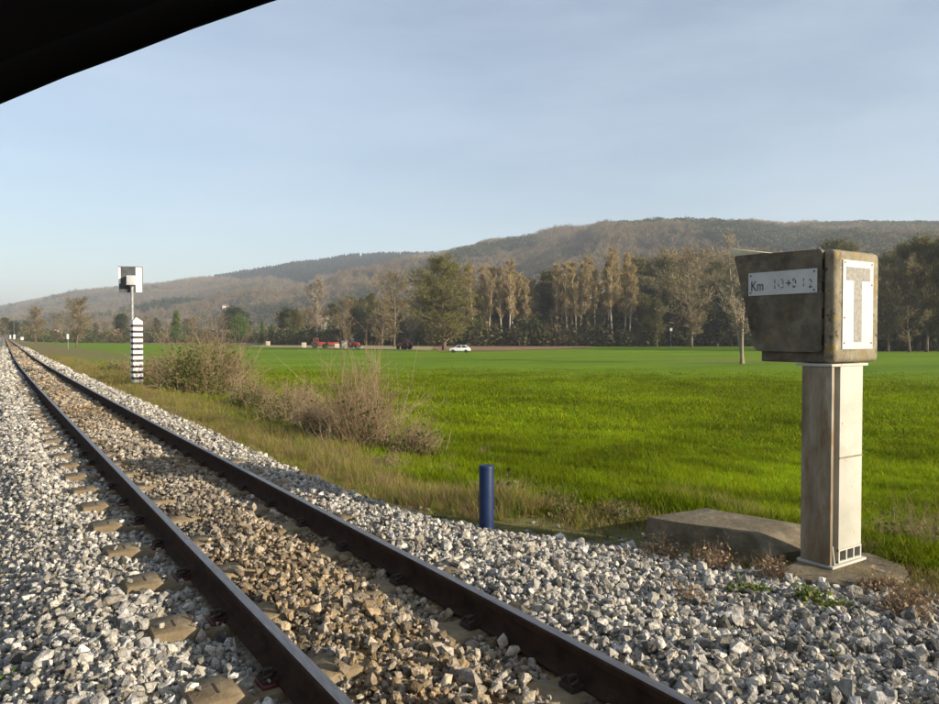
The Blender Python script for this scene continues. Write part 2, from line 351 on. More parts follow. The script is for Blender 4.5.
def stone_mesh(seed, m):
    r = random.Random(seed); bm = bmesh.new()
    sx, sy, sz = r.uniform(.8, 1.25), r.uniform(.65, 1.0), r.uniform(.5, .8)
    for _ in range(15):
        p = Vector((r.gauss(0, 1), r.gauss(0, 1), r.gauss(0, 1))).normalized()
        q = Vector((round(p.x * 1.4) / 1.4, round(p.y * 1.4) / 1.4, p.z))
        p = (p * .65 + q * .35) * r.uniform(.85, 1.1); bm.verts.new((p.x * sx, p.y * sy, p.z * sz))
    res = bmesh.ops.convex_hull(bm, input=bm.verts)
    bmesh.ops.delete(bm, geom=[v for v in bm.verts if not v.link_faces], context='VERTS')
    bmesh.ops.recalc_face_normals(bm, faces=bm.faces)
    me = bpy.data.meshes.new('stone'); bm.to_mesh(me); bm.free(); me.materials.append(m); return me
def stone_mat(name, mode):
    m, n, l, b = newmat(name)
    if mode == 'inst':
        a = n.new('ShaderNodeAttribute'); a.attribute_type = 'INSTANCER'; a.attribute_name = 'tint'; c = a.outputs['Color']
    else:
        a = n.new('ShaderNodeObjectInfo'); c = a.outputs['Color']
    t = n.new('ShaderNodeTexCoord'); z = n.new('ShaderNodeTexNoise'); z.inputs['Scale'].default_value = 1.8; z.inputs['Detail'].default_value = 7
    l.new(t.outputs['Object'], z.inputs['Vector']); r = ramp(n, [(.3, (.62, .6, .56)), (.65, (1.12, 1.1, 1.08))]); l.new(z.outputs['Fac'], r.inputs['Fac'])
    x = n.new('ShaderNodeMix'); x.data_type = 'RGBA'; x.blend_type = 'MULTIPLY'; x.inputs[0].default_value = 1; l.new(c, x.inputs[6]); l.new(r.outputs['Color'], x.inputs[7])
    l.new(x.outputs[2], b.inputs['Base Color']); b.inputs['Roughness'].default_value = .9; b.inputs['Specular IOR Level'].default_value = .2
    bp = n.new('ShaderNodeBump'); bp.inputs['Strength'].default_value = .35; bp.inputs['Distance'].default_value = .15; l.new(z.outputs['Fac'], bp.inputs['Height']); l.new(bp.outputs['Normal'], b.inputs['Normal'])
    return m
sm_i, sm_o = stone_mat('ballast_stone_scatter', 'inst'), stone_mat('ballast_stone', 'obj')
ROW = .795; ROW0 = 3.12 - 4 * .795
rs = np.random.RandomState(11)
def stones_band(y0, y1, sp, xa, xb):
    nx, ny = int((xb - xa) / sp), int((y1 - y0) / sp)
    X, Y = np.meshgrid(xa + (np.arange(nx) + .5) * sp, y0 + (np.arange(ny) + .5) * sp)
    X = X.ravel() + rs.uniform(-.5, .5, X.size) * sp; Y = Y.ravel() + rs.uniform(-.5, .5, Y.size) * sp
    return X, Y, np.full(X.size, sp)
parts = [stones_band(.4, 4.6, .028, -.9, 5.2), stones_band(.4, 4.6, .05, -.9, 5.2), stones_band(4.6, 9, .036, -1.6, 4.2), stones_band(9, 16, .043, -2.0, 3.5), stones_band(16, 28, .062, -2.5, 3.6), stones_band(28, 55, .10, -2.5, 3.5), stones_band(55, 110, .17, -2.5, 3.5)]
X = np.concatenate([p[0] for p in parts]); Y = np.concatenate([p[1] for p in parts]); SP = np.concatenate([p[2] for p in parts])
e = Xe(Y) + (fnoise(Y * 1.1, Y * 0 + 3.3) - .5) * .35
keep = (X < e + rs.exponential(.10, X.size) - .12) | ((Y < 6.5) & (X < e + 1.0) & (rs.rand(X.size) < .06))
keep &= (rs.rand(X.size) > .55 * smooth(.5, .05, e - X) * (Y > 4)) & (rs.rand(X.size) > .5 * smooth(.55, 0, e - X))
for xr in (X1, X2): keep &= abs(X - xr) > .085
ph = ((Y - ROW0 + ROW / 2) % ROW) - ROW / 2
onb = (abs(ph) < .125) & (((X > .62) & (X < 1.50)) | ((X > 1.72) & (X < 2.60)))
cover = ((rs.rand(X.size) < .42) & (X > 1.30) & (X < 1.90)) | ((rs.rand(X.size) < .22) & (X > .85) & (X < 1.0)) | ((rs.rand(X.size) < .06) & (X < .72))
keep &= ~(onb & ~cover & (X < 2.32))
wx = X + curve(Y)
k_ = (wx * RT.x + Y * RT.y) / np.maximum(wx * FW.x + Y * FW.y, .1)
keep &= (k_ > -.86) & (k_ < .86) & (wx * FW.x + Y * FW.y > 1.2)
X, Y, SP, wx, e = X[keep], Y[keep], SP[keep], wx[keep], e[keep]
nS = len(X)
sz = np.clip(rs.lognormal(0, .27, nS), .5, 1.9) * np.clip(SP * .60, .0155, .075)
soil = gz(wx, Y)
ph = ((Y - ROW0 + ROW / 2) % ROW) - ROW / 2
onb = (abs(ph) < .125) & (((X > .62) & (X < 1.50)) | ((X > 1.72) & (X < 2.32)))
zz = np.where(onb, np.maximum(bz(X, Y), np.interp(X, [.66, .85, .92, 1.3, 1.9], [-.115, -.115, -.148, -.14, -.14])), np.where(X < e, bz(X, Y), soil)) + sz * rs.uniform(-.15, .75, nS)
g = np.clip(rs.normal(.32, .13, nS), .07, .66)
warm = rs.uniform(0, 1, nS)
colr = np.stack([g * (1.03 + .04 * warm), g * 1.0, g * (.97 - .14 * warm)], -1)
rst = (rusty(X) * np.clip(.45 + 1.2 * (fnoise(X * 2, Y * .9) - .25), 0, 1) + .35 * (rs.rand(nS) < .12)) * rs.uniform(.55, 1.1, nS)
rst = np.clip(rst, 0, 1)[:, None]
colr = colr * (1 - rst) + (colr ** .9) * np.array([.60, .455, .28]) * rst
dark = (fnoise(X * 1.2 + 30, Y * .45) > .60) & (rusty(X) > .5); colr[dark] *= .72
rot = rs.uniform(0, 6.283, (nS, 3)); rot[:, :2] *= .3
pos = np.stack([wx, Y, zz], -1)
# the 300 stones that show largest
dep = wx * FW.x + Y * FW.y; uu = 469.5 + F_PX * (wx * RT.x + Y * RT.y) / dep; vv = 336 + F_PX * (CAM_H - zz) / dep
vis = (uu > 5) & (uu < 934) & (vv < 700) & (Y < 6)
near = np.argsort(np.where(vis, -sz / dep, 0))[:300]
NP = 8
sp_meshes = [stone_mesh(s, sm_o) for s in range(NP)]
for i in near:
    o = link('stone', sp_meshes[i % NP], ballast, pos[i]); o.rotation_euler = rot[i]; o.scale = (sz[i],) * 3; o.color = (*colr[i], 1)
rest = np.ones(nS, bool); rest[near] = False
protos = [proto('stone_shape', stone_mesh(s, sm_i)) for s in range(NP)]
scatter('ballast_stones', pos[rest], rot[rest], np.repeat(sz[rest][:, None], 3, 1), rs.randint(0, NP, rest.sum()), colr[rest], protos, parent=ballast)

# ------------------------------------------------------------------ railway track
m_rail = surf('rail_rust', [(.3, (.022, .013, .009)), (.7, (.055, .032, .021))], scale=9, rough=.95, spec=.08, bump=.2, bscale=60)
m_head = surf('rail_head_steel', [(.3, (.14, .13, .13)), (.7, (.27, .25, .245))], scale=14, rough=.42, metal=.85, spec=.5, stretch=(6, .6, 1))
m_conc = surf('sleeper_concrete', [(.3, (.11, .08, .045)), (.55, (.19, .145, .085)), (.8, (.28, .22, .135))], scale=9, rough=.92, bump=.5, bscale=60, extra=((.10, .075, .05), 6, .56, .72))
m_clip = surf('clip_rust', [(.3, (.022, .014, .011)), (.7, (.055, .032, .02))], scale=30, rough=.8)
m_pad = plain('pad_red', (.075, .012, .010), rough=.7)
track = tag(empty('railway_track', (1.615, 3.1, -.16)), 'single narrow railway track running away to the left horizon', 'railway track')
TO = Vector((1.615, 3.1, -.16))
rail_prof = [(-.062, -.150), (.062, -.150), (.062, -.141), (.012, -.125), (.0075, -.112), (.0075, -.044), (.029, -.036), (.031, -.010), (.024, -.0015), (-.024, -.0015), (-.031, -.010), (-.029, -.036), (-.0075, -.044), (-.0075, -.112), (-.012, -.125), (-.062, -.141)]
ry = np.concatenate([np.arange(-4, 60, .8), np.geomspace(60, 900, 70)])
def sweep(prof, xc, ys_, name, m, parent):
    n = len(prof); vs = []; fs = []
    for y in ys_:
        c = float(curve(y)) + xc
        vs += [(c + p[0] - TO.x, y - TO.y, p[1] - TO.z) for p in prof]
    for i in range(len(ys_) - 1):
        for k in range(n):
            k2 = (k + 1) % n; fs.append((i * n + k, i * n + k2, (i + 1) * n + k2, (i + 1) * n + k))
    return MB().add(vs, fs).build(name, m, parent)
for xr in (X1, X2):
    rl = sweep(rail_prof, xr, ry, 'rail', m_rail, track)
    sweep([(-.024, -.0008), (-.012, .0008), (.012, .0008), (.024, -.0008)], xr, ry, 'running_surface', m_head, rl)
def sleeper_mesh():
    b = MB()
    for xr, sgn in ((X1, -1), (X2, 1)):
        P = lambda q: (xr + sgn * q[0], q[1])
        prof = [(.44, -.30), (.42, -.118), (.24, -.116), (.17, -.152), (-.13, -.152), (-.20, -.140), (-.37, -.145), (-.40, -.30)]
        pts = [P(q) for q in prof]; hw = .118
        n = len(pts); vs = []
        for y, sc_ in ((-hw - .02, 0), (hw + .02, 0)):
            for k, p in enumerate(pts):
                yy = y if p[1] < -.25 else y * .86
                vs.append((p[0], yy, p[1]))
        b.add(vs, [tuple(range(n)), tuple(range(n, 2 * n))[::-1]] + [(i, (i + 1) % n, n + (i + 1) % n, n + i) for i in range(n)])
    b.box(X1 + .3, X2 - .3, -.02, .02, -.27, -.23)
    return b.mesh('sleeper', m_conc, (X1 + .53, 0, -.15), bevel=.004, seg=1)
slm = sleeper_mesh()
SO = (X1 + .53, 0, -.15)
mark_me = MB().box(-.006, .006, -.05, .05, -.012, .0035).mesh('cast_groove', m_clip)
MARKS = [(xr + sg_ * q_ - SO[0], 0, zt - SO[2]) for xr, sg_ in ((X1, -1), (X2, 1)) for q_, zt in ((.31, -.119), (-.28, -.142))]
clip_me = MB().box(-.035, .035, -.045, .045, -.012, .010).box(-.02, .02, -.012, .012, .008, .045).tube([(-.03, -.03, .02), (.0, -.035, .03), (.035, 0, .022), (.0, .035, .03), (-.03, .03, .02)], .008, 6).mesh('rail_clip', m_clip)
pad_me = MB().box(-.035, .035, -.07, .07, -.006, .006).mesh('rail_pad', m_pad, bevel=.003, seg=1)
rq = random.Random(3)
NSL = 100
for k in range(-1, NSL):
    y = ROW0 + 4 * ROW + (k - 2) * ROW + rq.uniform(-.02, .02); c = float(curve(y))
    sl = link('sleeper', slm, track, Vector((SO[0] + c, y, SO[2])) - TO); sl.rotation_euler = (0, 0, rq.uniform(-.02, .02))
    if k < 24:
        for mk in MARKS: link('cast_groove', mark_me, sl, mk)
        for xr in (X1, X2):
            for sg in (-1, 1):
                link('rail_clip', clip_me, sl, (xr + sg * .088 - SO[0], 0, .012)).rotation_euler = (0, 0, 0 if sg < 0 else math.pi)
            link('rail_pad', pad_me, sl, (xr + (-.10 if xr == X1 else .10) - SO[0] , .0, .004))
far = MB()
for k in range(NSL, 700):
    y = ROW0 + 4 * ROW + (k - 2) * ROW; c = float(curve(y))
    for xr in (X1, X2): far.box(xr + c - .4, xr + c + .4, y - .1, y + .1, -.25, -.142)
tag(far.build('far_sleepers', m_conc, track, TO), kind='stuff')
track.location = TO

# ------------------------------------------------------------------ concrete footing and block by the telephone post
m_old = surf('weathered_concrete', [(.25, (.065, .05, .030)), (.5, (.14, .112, .07)), (.75, (.25, .205, .135))], scale=5, detail=9, rough=.95, bump=.6, bscale=35, bdist=.012, extra=[((.09, .08, .045), 9, .55, .7), ((.06, .055, .05), 2.2, .56, .75)])
def chunk(name, top, zt, zb, m, label, cat, flare=.04, bev=.02):
    """irregular cast block from its top outline (world xy, per-corner z)"""
    n = len(top); c = Vector((sum(p[0] for p in top) / n, sum(p[1] for p in top) / n, zb))
    vs = [(p[0], p[1], p[2]) for p in top]
    vb = [(p[0] + (p[0] - c.x) * flare, p[1] + (p[1] - c.y) * flare, zb) for p in top]
    b = MB().add(vs + vb, [tuple(range(n)), tuple(range(n, 2 * n))[::-1]] + [(i, (i + 1) % n, n + (i + 1) % n, n + i) for i in range(n)])
    me = b.mesh(name, m, c, bevel=bev, seg=2)
    bm = bmesh.new(); bm.from_mesh(me); bmesh.ops.triangulate(bm, faces=[f for f in bm.faces if len(f.verts) > 4])
    bmesh.ops.subdivide_edges(bm, edges=[e_ for e_ in bm.edges if e_.calc_length() > .12], cuts=3, use_grid_fill=True)
    for v in bm.verts:
        w = v.co + c; v.co += Vector(((vnoise(w.y * 17, w.z * 17 + 3) - .5), (vnoise(w.x * 17 + 9, w.z * 17) - .5), (vnoise(w.x * 15, w.y * 15) - .5))) * .007
    bm.to_mesh(me); bm.free(); me.set_sharp_from_angle(angle=R(28))
    o = link(name, me, None, c); return tag(o, label, cat)
def P3(u, v, z): p = G(u, v, z=z); return (p.x, p.y, z)
chunk('concrete_block', [P3(647, 517, -.12), P3(706, 508, -.12), P3(806, 525, -.135), P3(812, 548, -.21), P3(768, 556, -.23), P3(752, 534, -.125)], 0, -.42, m_old, 'low weathered concrete block lying left of the telephone post', 'concrete block', .03, .008)
chunk('concrete_footing', [P3(776, 571, -.205), P3(815, 552, -.20), P3(868, 552, -.20), P3(905, 566, -.205), P3(911, 577, -.215), P3(893, 586, -.225), P3(845, 585, -.215), P3(806, 579, -.21)], 0, -.40, m_old, 'low concrete footing under the telephone post', 'footing', .05, .015)

# ------------------------------------------------------------------ telephone post
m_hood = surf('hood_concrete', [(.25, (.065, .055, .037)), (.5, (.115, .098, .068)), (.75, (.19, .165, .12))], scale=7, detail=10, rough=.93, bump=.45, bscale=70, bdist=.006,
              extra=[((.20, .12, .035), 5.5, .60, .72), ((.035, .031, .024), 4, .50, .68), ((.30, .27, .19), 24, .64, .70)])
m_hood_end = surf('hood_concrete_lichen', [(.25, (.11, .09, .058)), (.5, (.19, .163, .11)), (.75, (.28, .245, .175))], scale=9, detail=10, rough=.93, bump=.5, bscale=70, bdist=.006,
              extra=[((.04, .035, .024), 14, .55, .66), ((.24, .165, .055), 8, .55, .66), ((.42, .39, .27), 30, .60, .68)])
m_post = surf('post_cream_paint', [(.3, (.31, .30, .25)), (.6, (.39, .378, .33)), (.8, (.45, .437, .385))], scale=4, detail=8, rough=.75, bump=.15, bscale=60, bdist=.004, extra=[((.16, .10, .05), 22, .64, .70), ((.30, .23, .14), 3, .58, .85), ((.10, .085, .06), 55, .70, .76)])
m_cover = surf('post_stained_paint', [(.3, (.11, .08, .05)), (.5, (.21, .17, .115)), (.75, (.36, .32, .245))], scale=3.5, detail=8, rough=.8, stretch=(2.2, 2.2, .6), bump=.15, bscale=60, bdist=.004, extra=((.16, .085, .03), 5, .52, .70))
m_plate = surf('sign_white_enamel', [(.3, (.40, .40, .385)), (.7, (.50, .50, .48))], scale=6, rough=.45, extra=((.30, .25, .18), 20, .68, .78))
m_ink = surf('sign_black_ink', [(.42, (.03, .03, .035)), (.6, (.10, .10, .105))], scale=40, rough=.6)
m_worn = surf('sign_worn_ink', [(.47, (.04, .04, .045)), (.54, (.60, .60, .58))], scale=38, detail=4, rough=.6)
m_grey = surf('sign_faded_grey', [(.3, (.15, .14, .125)), (.7, (.29, .27, .245))], scale=35, detail=9, rough=.7)
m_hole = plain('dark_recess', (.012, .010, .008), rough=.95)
m_screw = plain('screw_steel', (.10, .09, .08), rough=.5, metal=.6)
PO = Vector((4.86, 2.81, -.2))
tp = tag(empty('telephone_post', PO), 'lichen-stained concrete telephone hood with white T sign on a cream post', 'telephone post')
def part(mb, name, m, par=None, **k): return mb.build(name, m, par or tp, PO, **k)
col = part(MB().box(4.768, 5.05, 2.706, 2.915, -.095, 1.143), 'column', m_post, bevel=.006)
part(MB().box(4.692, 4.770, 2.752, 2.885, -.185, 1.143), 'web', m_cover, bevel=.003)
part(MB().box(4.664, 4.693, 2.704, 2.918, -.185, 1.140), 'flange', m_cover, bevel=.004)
part(MB().box(4.655, 5.105, 2.70, 2.96, 1.142, 1.160), 'top_plate', m_post, bevel=.004)
part(MB().box(4.690, 4.702, 2.716, 2.752, 1.07, 1.12), 'cover_latch', m_post, bevel=.004)
part(MB().box(4.655, 5.075, 2.68, 2.94, -.205, -.186), 'base_plate', m_post, bevel=.004)
gr = MB().box(4.768, 5.05, 2.704, 2.72, -.187, -.175).box(4.768, 5.05, 2.704, 2.72, -.107, -.0945).box(4.768, 5.05, 2.90, 2.915, -.186, -.094)
for x in (4.768, 4.859, 4.949, 5.036): gr.box(x, x + .014, 2.7045, 2.914, -.1865, -.0946)
part(gr, 'base_grille', m_post)
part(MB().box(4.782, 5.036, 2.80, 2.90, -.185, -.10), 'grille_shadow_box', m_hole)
part(MB().prism([(2.69, -.186), (2.75, -.186), (2.705, -.06)], 'x', 4.694, 4.702), 'gusset', m_post)
part(MB().box(4.768, 5.0515, 2.7035, 2.708, .520, .530), 'paint_crack', m_cover)
# hood, built hollow: end panel, two sides, roof, floor
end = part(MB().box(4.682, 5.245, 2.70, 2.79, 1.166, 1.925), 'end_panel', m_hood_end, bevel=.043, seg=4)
side = [(2.785, 1.238), (2.785, 1.930), (3.475, 1.945), (3.29, 1.238)]
def rounded(p, r=.03):
    out = []
    for i in range(len(p)):
        a, b, c = Vector(p[i - 1]), Vector(p[i]), Vector(p[(i + 1) % len(p)])
        d1, d2 = (a - b).normalized(), (c - b).normalized(); rr = min(r, (a - b).length * .45, (c - b).length * .45)
        for t in (0, .25, .5, .75, 1): out.append(tuple(((b + d1 * rr) * (1 - t) + b * t) * (1 - t) + (b * (1 - t) + (b + d2 * rr) * t) * t))
    return out
def rim_mesh(pts, x0, x1):
    return MB().prism(pts, 'x', x0, x1)
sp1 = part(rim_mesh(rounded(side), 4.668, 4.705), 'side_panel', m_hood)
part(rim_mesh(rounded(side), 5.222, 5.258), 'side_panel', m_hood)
part(MB().prism([(2.786, 1.878), (2.786, 1.915), (3.20, 1.940), (3.50, 1.985), (3.52, 1.975), (3.51, 1.955), (3.20, 1.900)], 'x', 4.706, 5.22), 'roof', m_hood)
m_pale = surf('hood_pale_lip', [(.3, (.42, .36, .22)), (.6, (.58, .53, .38)), (.8, (.50, .40, .18))], scale=12, rough=.95, bump=.3, bscale=70)  # cream tone for the roof lip, paler than the other hood panels
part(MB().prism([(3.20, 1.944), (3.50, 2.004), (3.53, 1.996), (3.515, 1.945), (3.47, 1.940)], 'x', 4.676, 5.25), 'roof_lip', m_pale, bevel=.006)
part(MB().box(4.700, 5.225, 2.765, 3.262, 1.163, 1.272), 'floor_tray', m_hood, bevel=.015, seg=3)
for z in (1.32, 1.50, 1.68, 1.83): part(MB().box(4.672, 4.70, 2.781, 2.788, z - .035, z + .035), 'vent_slot', m_hole)
for z in (1.40, 1.55): part(MB().box(5.2445, 5.2475, 2.735, 2.75, z - .03, z + .03), 'vent_slot', m_hole)
kp = part(MB().box(4.662, 4.6675, 2.815, 3.345, 1.640, 1.805), 'kilometre_plate', m_plate)
tpl = part(MB().box(4.765, 5.145, 2.6935, 2.6995, 1.258, 1.857), 'letter_plate', m_plate)
part(MB().box(4.802, 5.102, 2.6920, 2.6937, 1.722, 1.812), 'letter_bar', m_grey, tpl)
part(MB().box(4.902, 5.000, 2.6922, 2.6937, 1.305, 1.721), 'letter_stem', m_grey, tpl)
for x, z in ((4.785, 1.84), (5.125, 1.84), (4.785, 1.30), (5.125, 1.30), (4.785, 1.47), (5.125, 1.70)):
    part(MB().lathe([(.006, 0), (.006, .004), (.003, .005)], sides=8), 'screw', m_screw, tpl).matrix_local = Matrix.Translation(Vector((x, 2.6935, z)) - PO) @ Matrix.Rotation(R(90), 4, 'X')
    tpl.children[-1].data.transform(Matrix.Translation(PO))
for y, z in ((2.835, 1.785), (3.325, 1.785), (2.835, 1.66), (3.325, 1.66)):
    s_ = part(MB().lathe([(.006, 0), (.006, .004), (.003, .005)], sides=8), 'screw', m_screw, kp); s_.data.transform(Matrix.Translation(PO))
    s_.matrix_local = Matrix.Translation(Vector((4.662, y, z)) - PO) @ Matrix.Rotation(R(-90), 4, 'Y')
def lettering(txt, size, m, name, par, M, sx=1.0):
    cu = bpy.data.curves.new('t', 'FONT'); cu.body = txt; cu.size = size; cu.extrude = .0006
    to = bpy.data.objects.new('t', cu); COL.objects.link(to)
    bpy.context.view_layer.update()
    me = bpy.data.meshes.new_from_object(to.evaluated_get(bpy.context.evaluated_depsgraph_get()))
    bpy.data.objects.remove(to); bpy.data.curves.remove(cu); me.materials.clear(); me.materials.append(m)
    me.transform(Matrix.Diagonal((sx, 1, 1, 1)))
    o = link(name, me, par); o.matrix_local = M; return o
def onside(y, z): return Matrix.Translation(Vector((4.6606, y, z)) - PO) @ Matrix(((0, 0, -1, 0), (-1, 0, 0, 0), (0, 1, 0, 0), (0, 0, 0, 1)))
lettering('Km', .105, m_ink, 'lettering', kp, onside(3.325, 1.674), .72)
lettering('113', .095, m_worn, 'worn_lettering', kp, onside(3.145, 1.682), .62)
lettering('+', .095, m_ink, 'lettering', kp, onside(3.045, 1.682), .8)
lettering('0', .095, m_worn, 'worn_lettering', kp, onside(2.998, 1.682), .70)
lettering('1', .085, m_worn, 'worn_lettering', kp, onside(2.925, 1.686), .62)
lettering('2', .085, m_worn, 'worn_lettering', kp, onside(2.875, 1.676), .70)

# ------------------------------------------------------------------ blue marker pipe
m_blue = surf('blue_paint', [(.3, (.005, .014, .05)), (.7, (.009, .023, .075))], scale=7, rough=.5, spec=.25, bump=.08, bscale=50, extra=((.03, .04, .06), 16, .62, .75))
bp_ = G(486.5, 531, z=-.24)
o = tag(empty('marker_pipe', (bp_.x, bp_.y, -.345)), 'short dark blue round marker pipe standing at the ballast edge', 'bollard')
MB().lathe([(.061, 0), (.061, .615), (.0585, .623)], sides=28).build('pipe', m_blue, o, smooth_=True).data.set_sharp_from_angle(angle=R(40))
MB().lathe([(.063, .617), (.063, .630), (.055, .642), (.020, .648)], sides=28).build('cap', m_blue, o, smooth_=True).data.set_sharp_from_angle(angle=R(40))

# ------------------------------------------------------------------ striped marker post and signal mast
m_wht = surf('white_band_paint', [(.3, (.56, .55, .52)), (.7, (.70, .69, .66))], scale=4, rough=.7)
m_drk = surf('dark_band_paint', [(.3, (.035, .022, .018)), (.7, (.07, .042, .034))], scale=6, rough=.8)
q = G(137, 385, z=-.5); qw = .175
sp_o = tag(empty('striped_post', (q.x, q.y, -.6)), 'thick square post banded white and dark brown beside the track', 'marker post')
H0, HT = .10, 2.50; NB = 11; st = (HT - H0) / NB
MB().box(-.12, .12, -.12, .12, -.2, H0 + .02).build('base', m_old, sp_o)
for i in range(NB):
    z0 = H0 + i * st
    MB().box(-qw + .02, qw - .02, -qw + .02, qw - .02, z0, z0 + st * .42).build('dark_band', m_drk, sp_o)
    MB().box(-qw, qw, -qw, qw, z0 + st * .42, z0 + st).build('white_band', m_wht, sp_o)
MB().add([(-qw, -qw, HT), (qw, -qw, HT), (qw, qw, HT), (-qw, qw, HT), (0, 0, HT + .15)], [(0, 1, 2, 3), (0, 1, 4), (1, 2, 4), (2, 3, 4), (3, 0, 4)]).build('cap', m_wht, sp_o)
sp_o.rotation_euler = (0, 0, R(8))
m_galv = surf('galvanised_steel', [(.3, (.22, .22, .22)), (.7, (.34, .34, .34))], scale=9, rough=.5, metal=.4)
m_dgrey = surf('signal_dark_grey', [(.3, (.055, .058, .062)), (.7, (.10, .105, .11))], scale=5, rough=.7)
m_bwhite = plain('board_white', (.74, .74, .72), rough=.55)
q2 = G(133, 385, D=29.6); q2.z = -.55
sg = tag(empty('signal_mast', (q2.x, q2.y, -.7)), 'thin grey mast with a square signal board behind the striped post', 'signal', )
sg.rotation_euler = (0, 0, -R(22))
def sgv(v): return CAM_H + (HOR - v) / F_PX * 29.6 + .7
MB().tube([(0, 0, 0), (0, 0, sgv(280))], .055, 10).build('mast', m_galv, sg)
zb, zt = sgv(292.5), sgv(267)
bd = MB().box(-.52, .36, .10, .14, zb, zt).build('board', m_dgrey, sg)
MB().box(.12, .36, .092, .099, zb + .01, zt - .01).build('white_panel', m_bwhite, bd)
MB().box(-.525, -.45, .092, .0995, zb + .35, zt - .02).build('white_panel', m_bwhite, bd)
MB().box(-.53, .37, .085, .15, zt, zt + .03).build('rim', m_galv, bd)
MB().box(.36, .385, .085, .15, zb, zt).build('rim', m_galv, bd)
MB().box(-.16, .15, -.22, .085, sgv(285.5), sgv(276)).build('lamp_housing', plain('housing_grey', (.42, .43, .43), .5), sg, bevel=.02)
MB().box(-.30, -.16, -.10, .06, sgv(286.5), sgv(277)).build('side_box', m_dgrey, sg)
MB().box(-.05, .05, -.1, .1, sgv(287), sgv(285)).build('bracket', m_galv, sg)

# far railway signs and poles near the vanishing point
def far_sign(u, D, vtop, wpx, hpx, m, label, cat='sign', rpx=.35):
    p = G(u, 340, D=D); g_ = float(gz(p.x, p.y)); t = empty('trackside_sign', (p.x, p.y, g_)); tag(t, label, cat); t.rotation_euler = (0, 0, -PSI)
    zt = CAM_H + (HOR - vtop) / F_PX * D - g_; w = wpx / F_PX * D / 2; hh = hpx / F_PX * D
    MB().tube([(0, 0, -.2), (0, 0, zt - .05)], .05, 6).build('pole', m_galv, t)
    MB().box(-w, w, -.08, -.05, zt - hh, zt).build('panel', m, t)
far_sign(68, 150, 334, 2.2, 5, m_bwhite, 'small white sign post far beyond the striped post')
far_sign(22.3, 230, 337, 3, 3, m_bwhite, 'squat white trackside board right of the far rails')
far_sign(14.5, 300, 334.5, 2.2, 4.5, m_bwhite, 'white trackside board nearest the vanishing rails')
far_sign(10.5, 330, 335, 1.5, 3.6, m_bwhite, 'narrow white trackside board left of its neighbour')
far_sign(14.2, 310, 314, .8, 2, m_galv, 'tall thin pole above the far end of the rails', 'pole')

# ------------------------------------------------------------------ tractors, crates, car
m_red = plain('tractor_red', (.25, .032, .022), rough=.45, var=.2, scale=3); m_tyre = plain('tyre_black', (.02, .02, .02), rough=.9)
m_glass = plain('dark_glass', (.03, .035, .04), rough=.15); m_carw = plain('car_white', (.72, .73, .74), rough=.35); m_crate = plain('crate_cream', (.42, .37, .30), rough=.8)
m_rim = plain('rim_pale', (.5, .45, .3), rough=.6)
def wheel(par, x, y, r, w, rim):
    t = MB().lathe([(r * .55, -w / 2), (r * .93, -w / 2), (r, -w / 3), (r, w / 3), (r * .93, w / 2), (r * .55, w / 2)], sides=18).build('wheel', m_tyre, par, loc=(x, y, r)); t.rotation_euler = (R(90), 0, 0)
    MB().lathe([(r * .56, -w * .4), (r * .56, w * .4)], sides=14).build('rim', rim, t)
def tractor(loc, rz, label, cabm):
    t = tag(empty('tractor', loc, rz), label, 'tractor', 'tractors working at the far field edge')
    MB().prism([(.1, .75), (2.15, .75), (2.25, 1.1), (2.15, 1.55), (.2, 1.75)], 'y', -.38, .38).build('bonnet', m_red, t, bevel=.05)
    MB().box(-1.3, .6, -.32, .32, .55, 1.0).build('chassis', m_tyre, t)
    MB().prism([(-1.15, 1.0), (.15, 1.0), (.2, 1.75), (.0, 2.55), (-1.0, 2.55), (-1.2, 1.8)], 'y', -.68, .68).build('cab', m_glass, t)
    for x0, x1 in ((-1.22, -1.1), (.08, .2)):
        for s_ in (-.7, .64): MB().box(x0, x1, s_, s_ + .06, 1.0, 2.56).build('cab_pillar', cabm, t)
    MB().box(-1.2, .22, -.78, .78, 2.55, 2.72).build('cab_roof', cabm, t, bevel=.05)
    for s_ in (-1, 1):
        MB().prism([(-1.75, 1.1), (-1.5, 1.65), (-.75, 1.8), (-.1, 1.55), (.05, 1.1), (-.1, 1.05), (-.3, 1.45), (-.8, 1.66), (-1.4, 1.55), (-1.62, 1.1)], 'y', s_ * .72 - .2, s_ * .72 + .2).build('mudguard', m_red, t)
        wheel(t, -.8, s_ * .82, .82, .45, m_rim); wheel(t, 1.6, s_ * .78, .52, .3, m_rim)
    MB().tube([(1.2, .25, 1.5), (1.2, .25, 2.5)], .05, 8).build('exhaust', m_tyre, t)
    return t
def fieldpt(u, v): p = G(u, v, z=-1.95); p.z = float(gz(p.x, p.y)); return p
CR = math.atan2(RT.y, RT.x)      # world angle of the picture's right-hand direction
t1 = tractor(fieldpt(318, 348.3), CR + R(12), 'red tractor with a seed drill at the left of the tractors', m_red)
t2 = tractor(fieldpt(352, 348.2), CR + R(-20), 'red tractor with a pale cab roof in the middle of the tractors', m_dgrey)
t3 = tractor(fieldpt(405, 349.6), CR + R(140), 'red tractor seen at an angle left of the large alder', m_red)
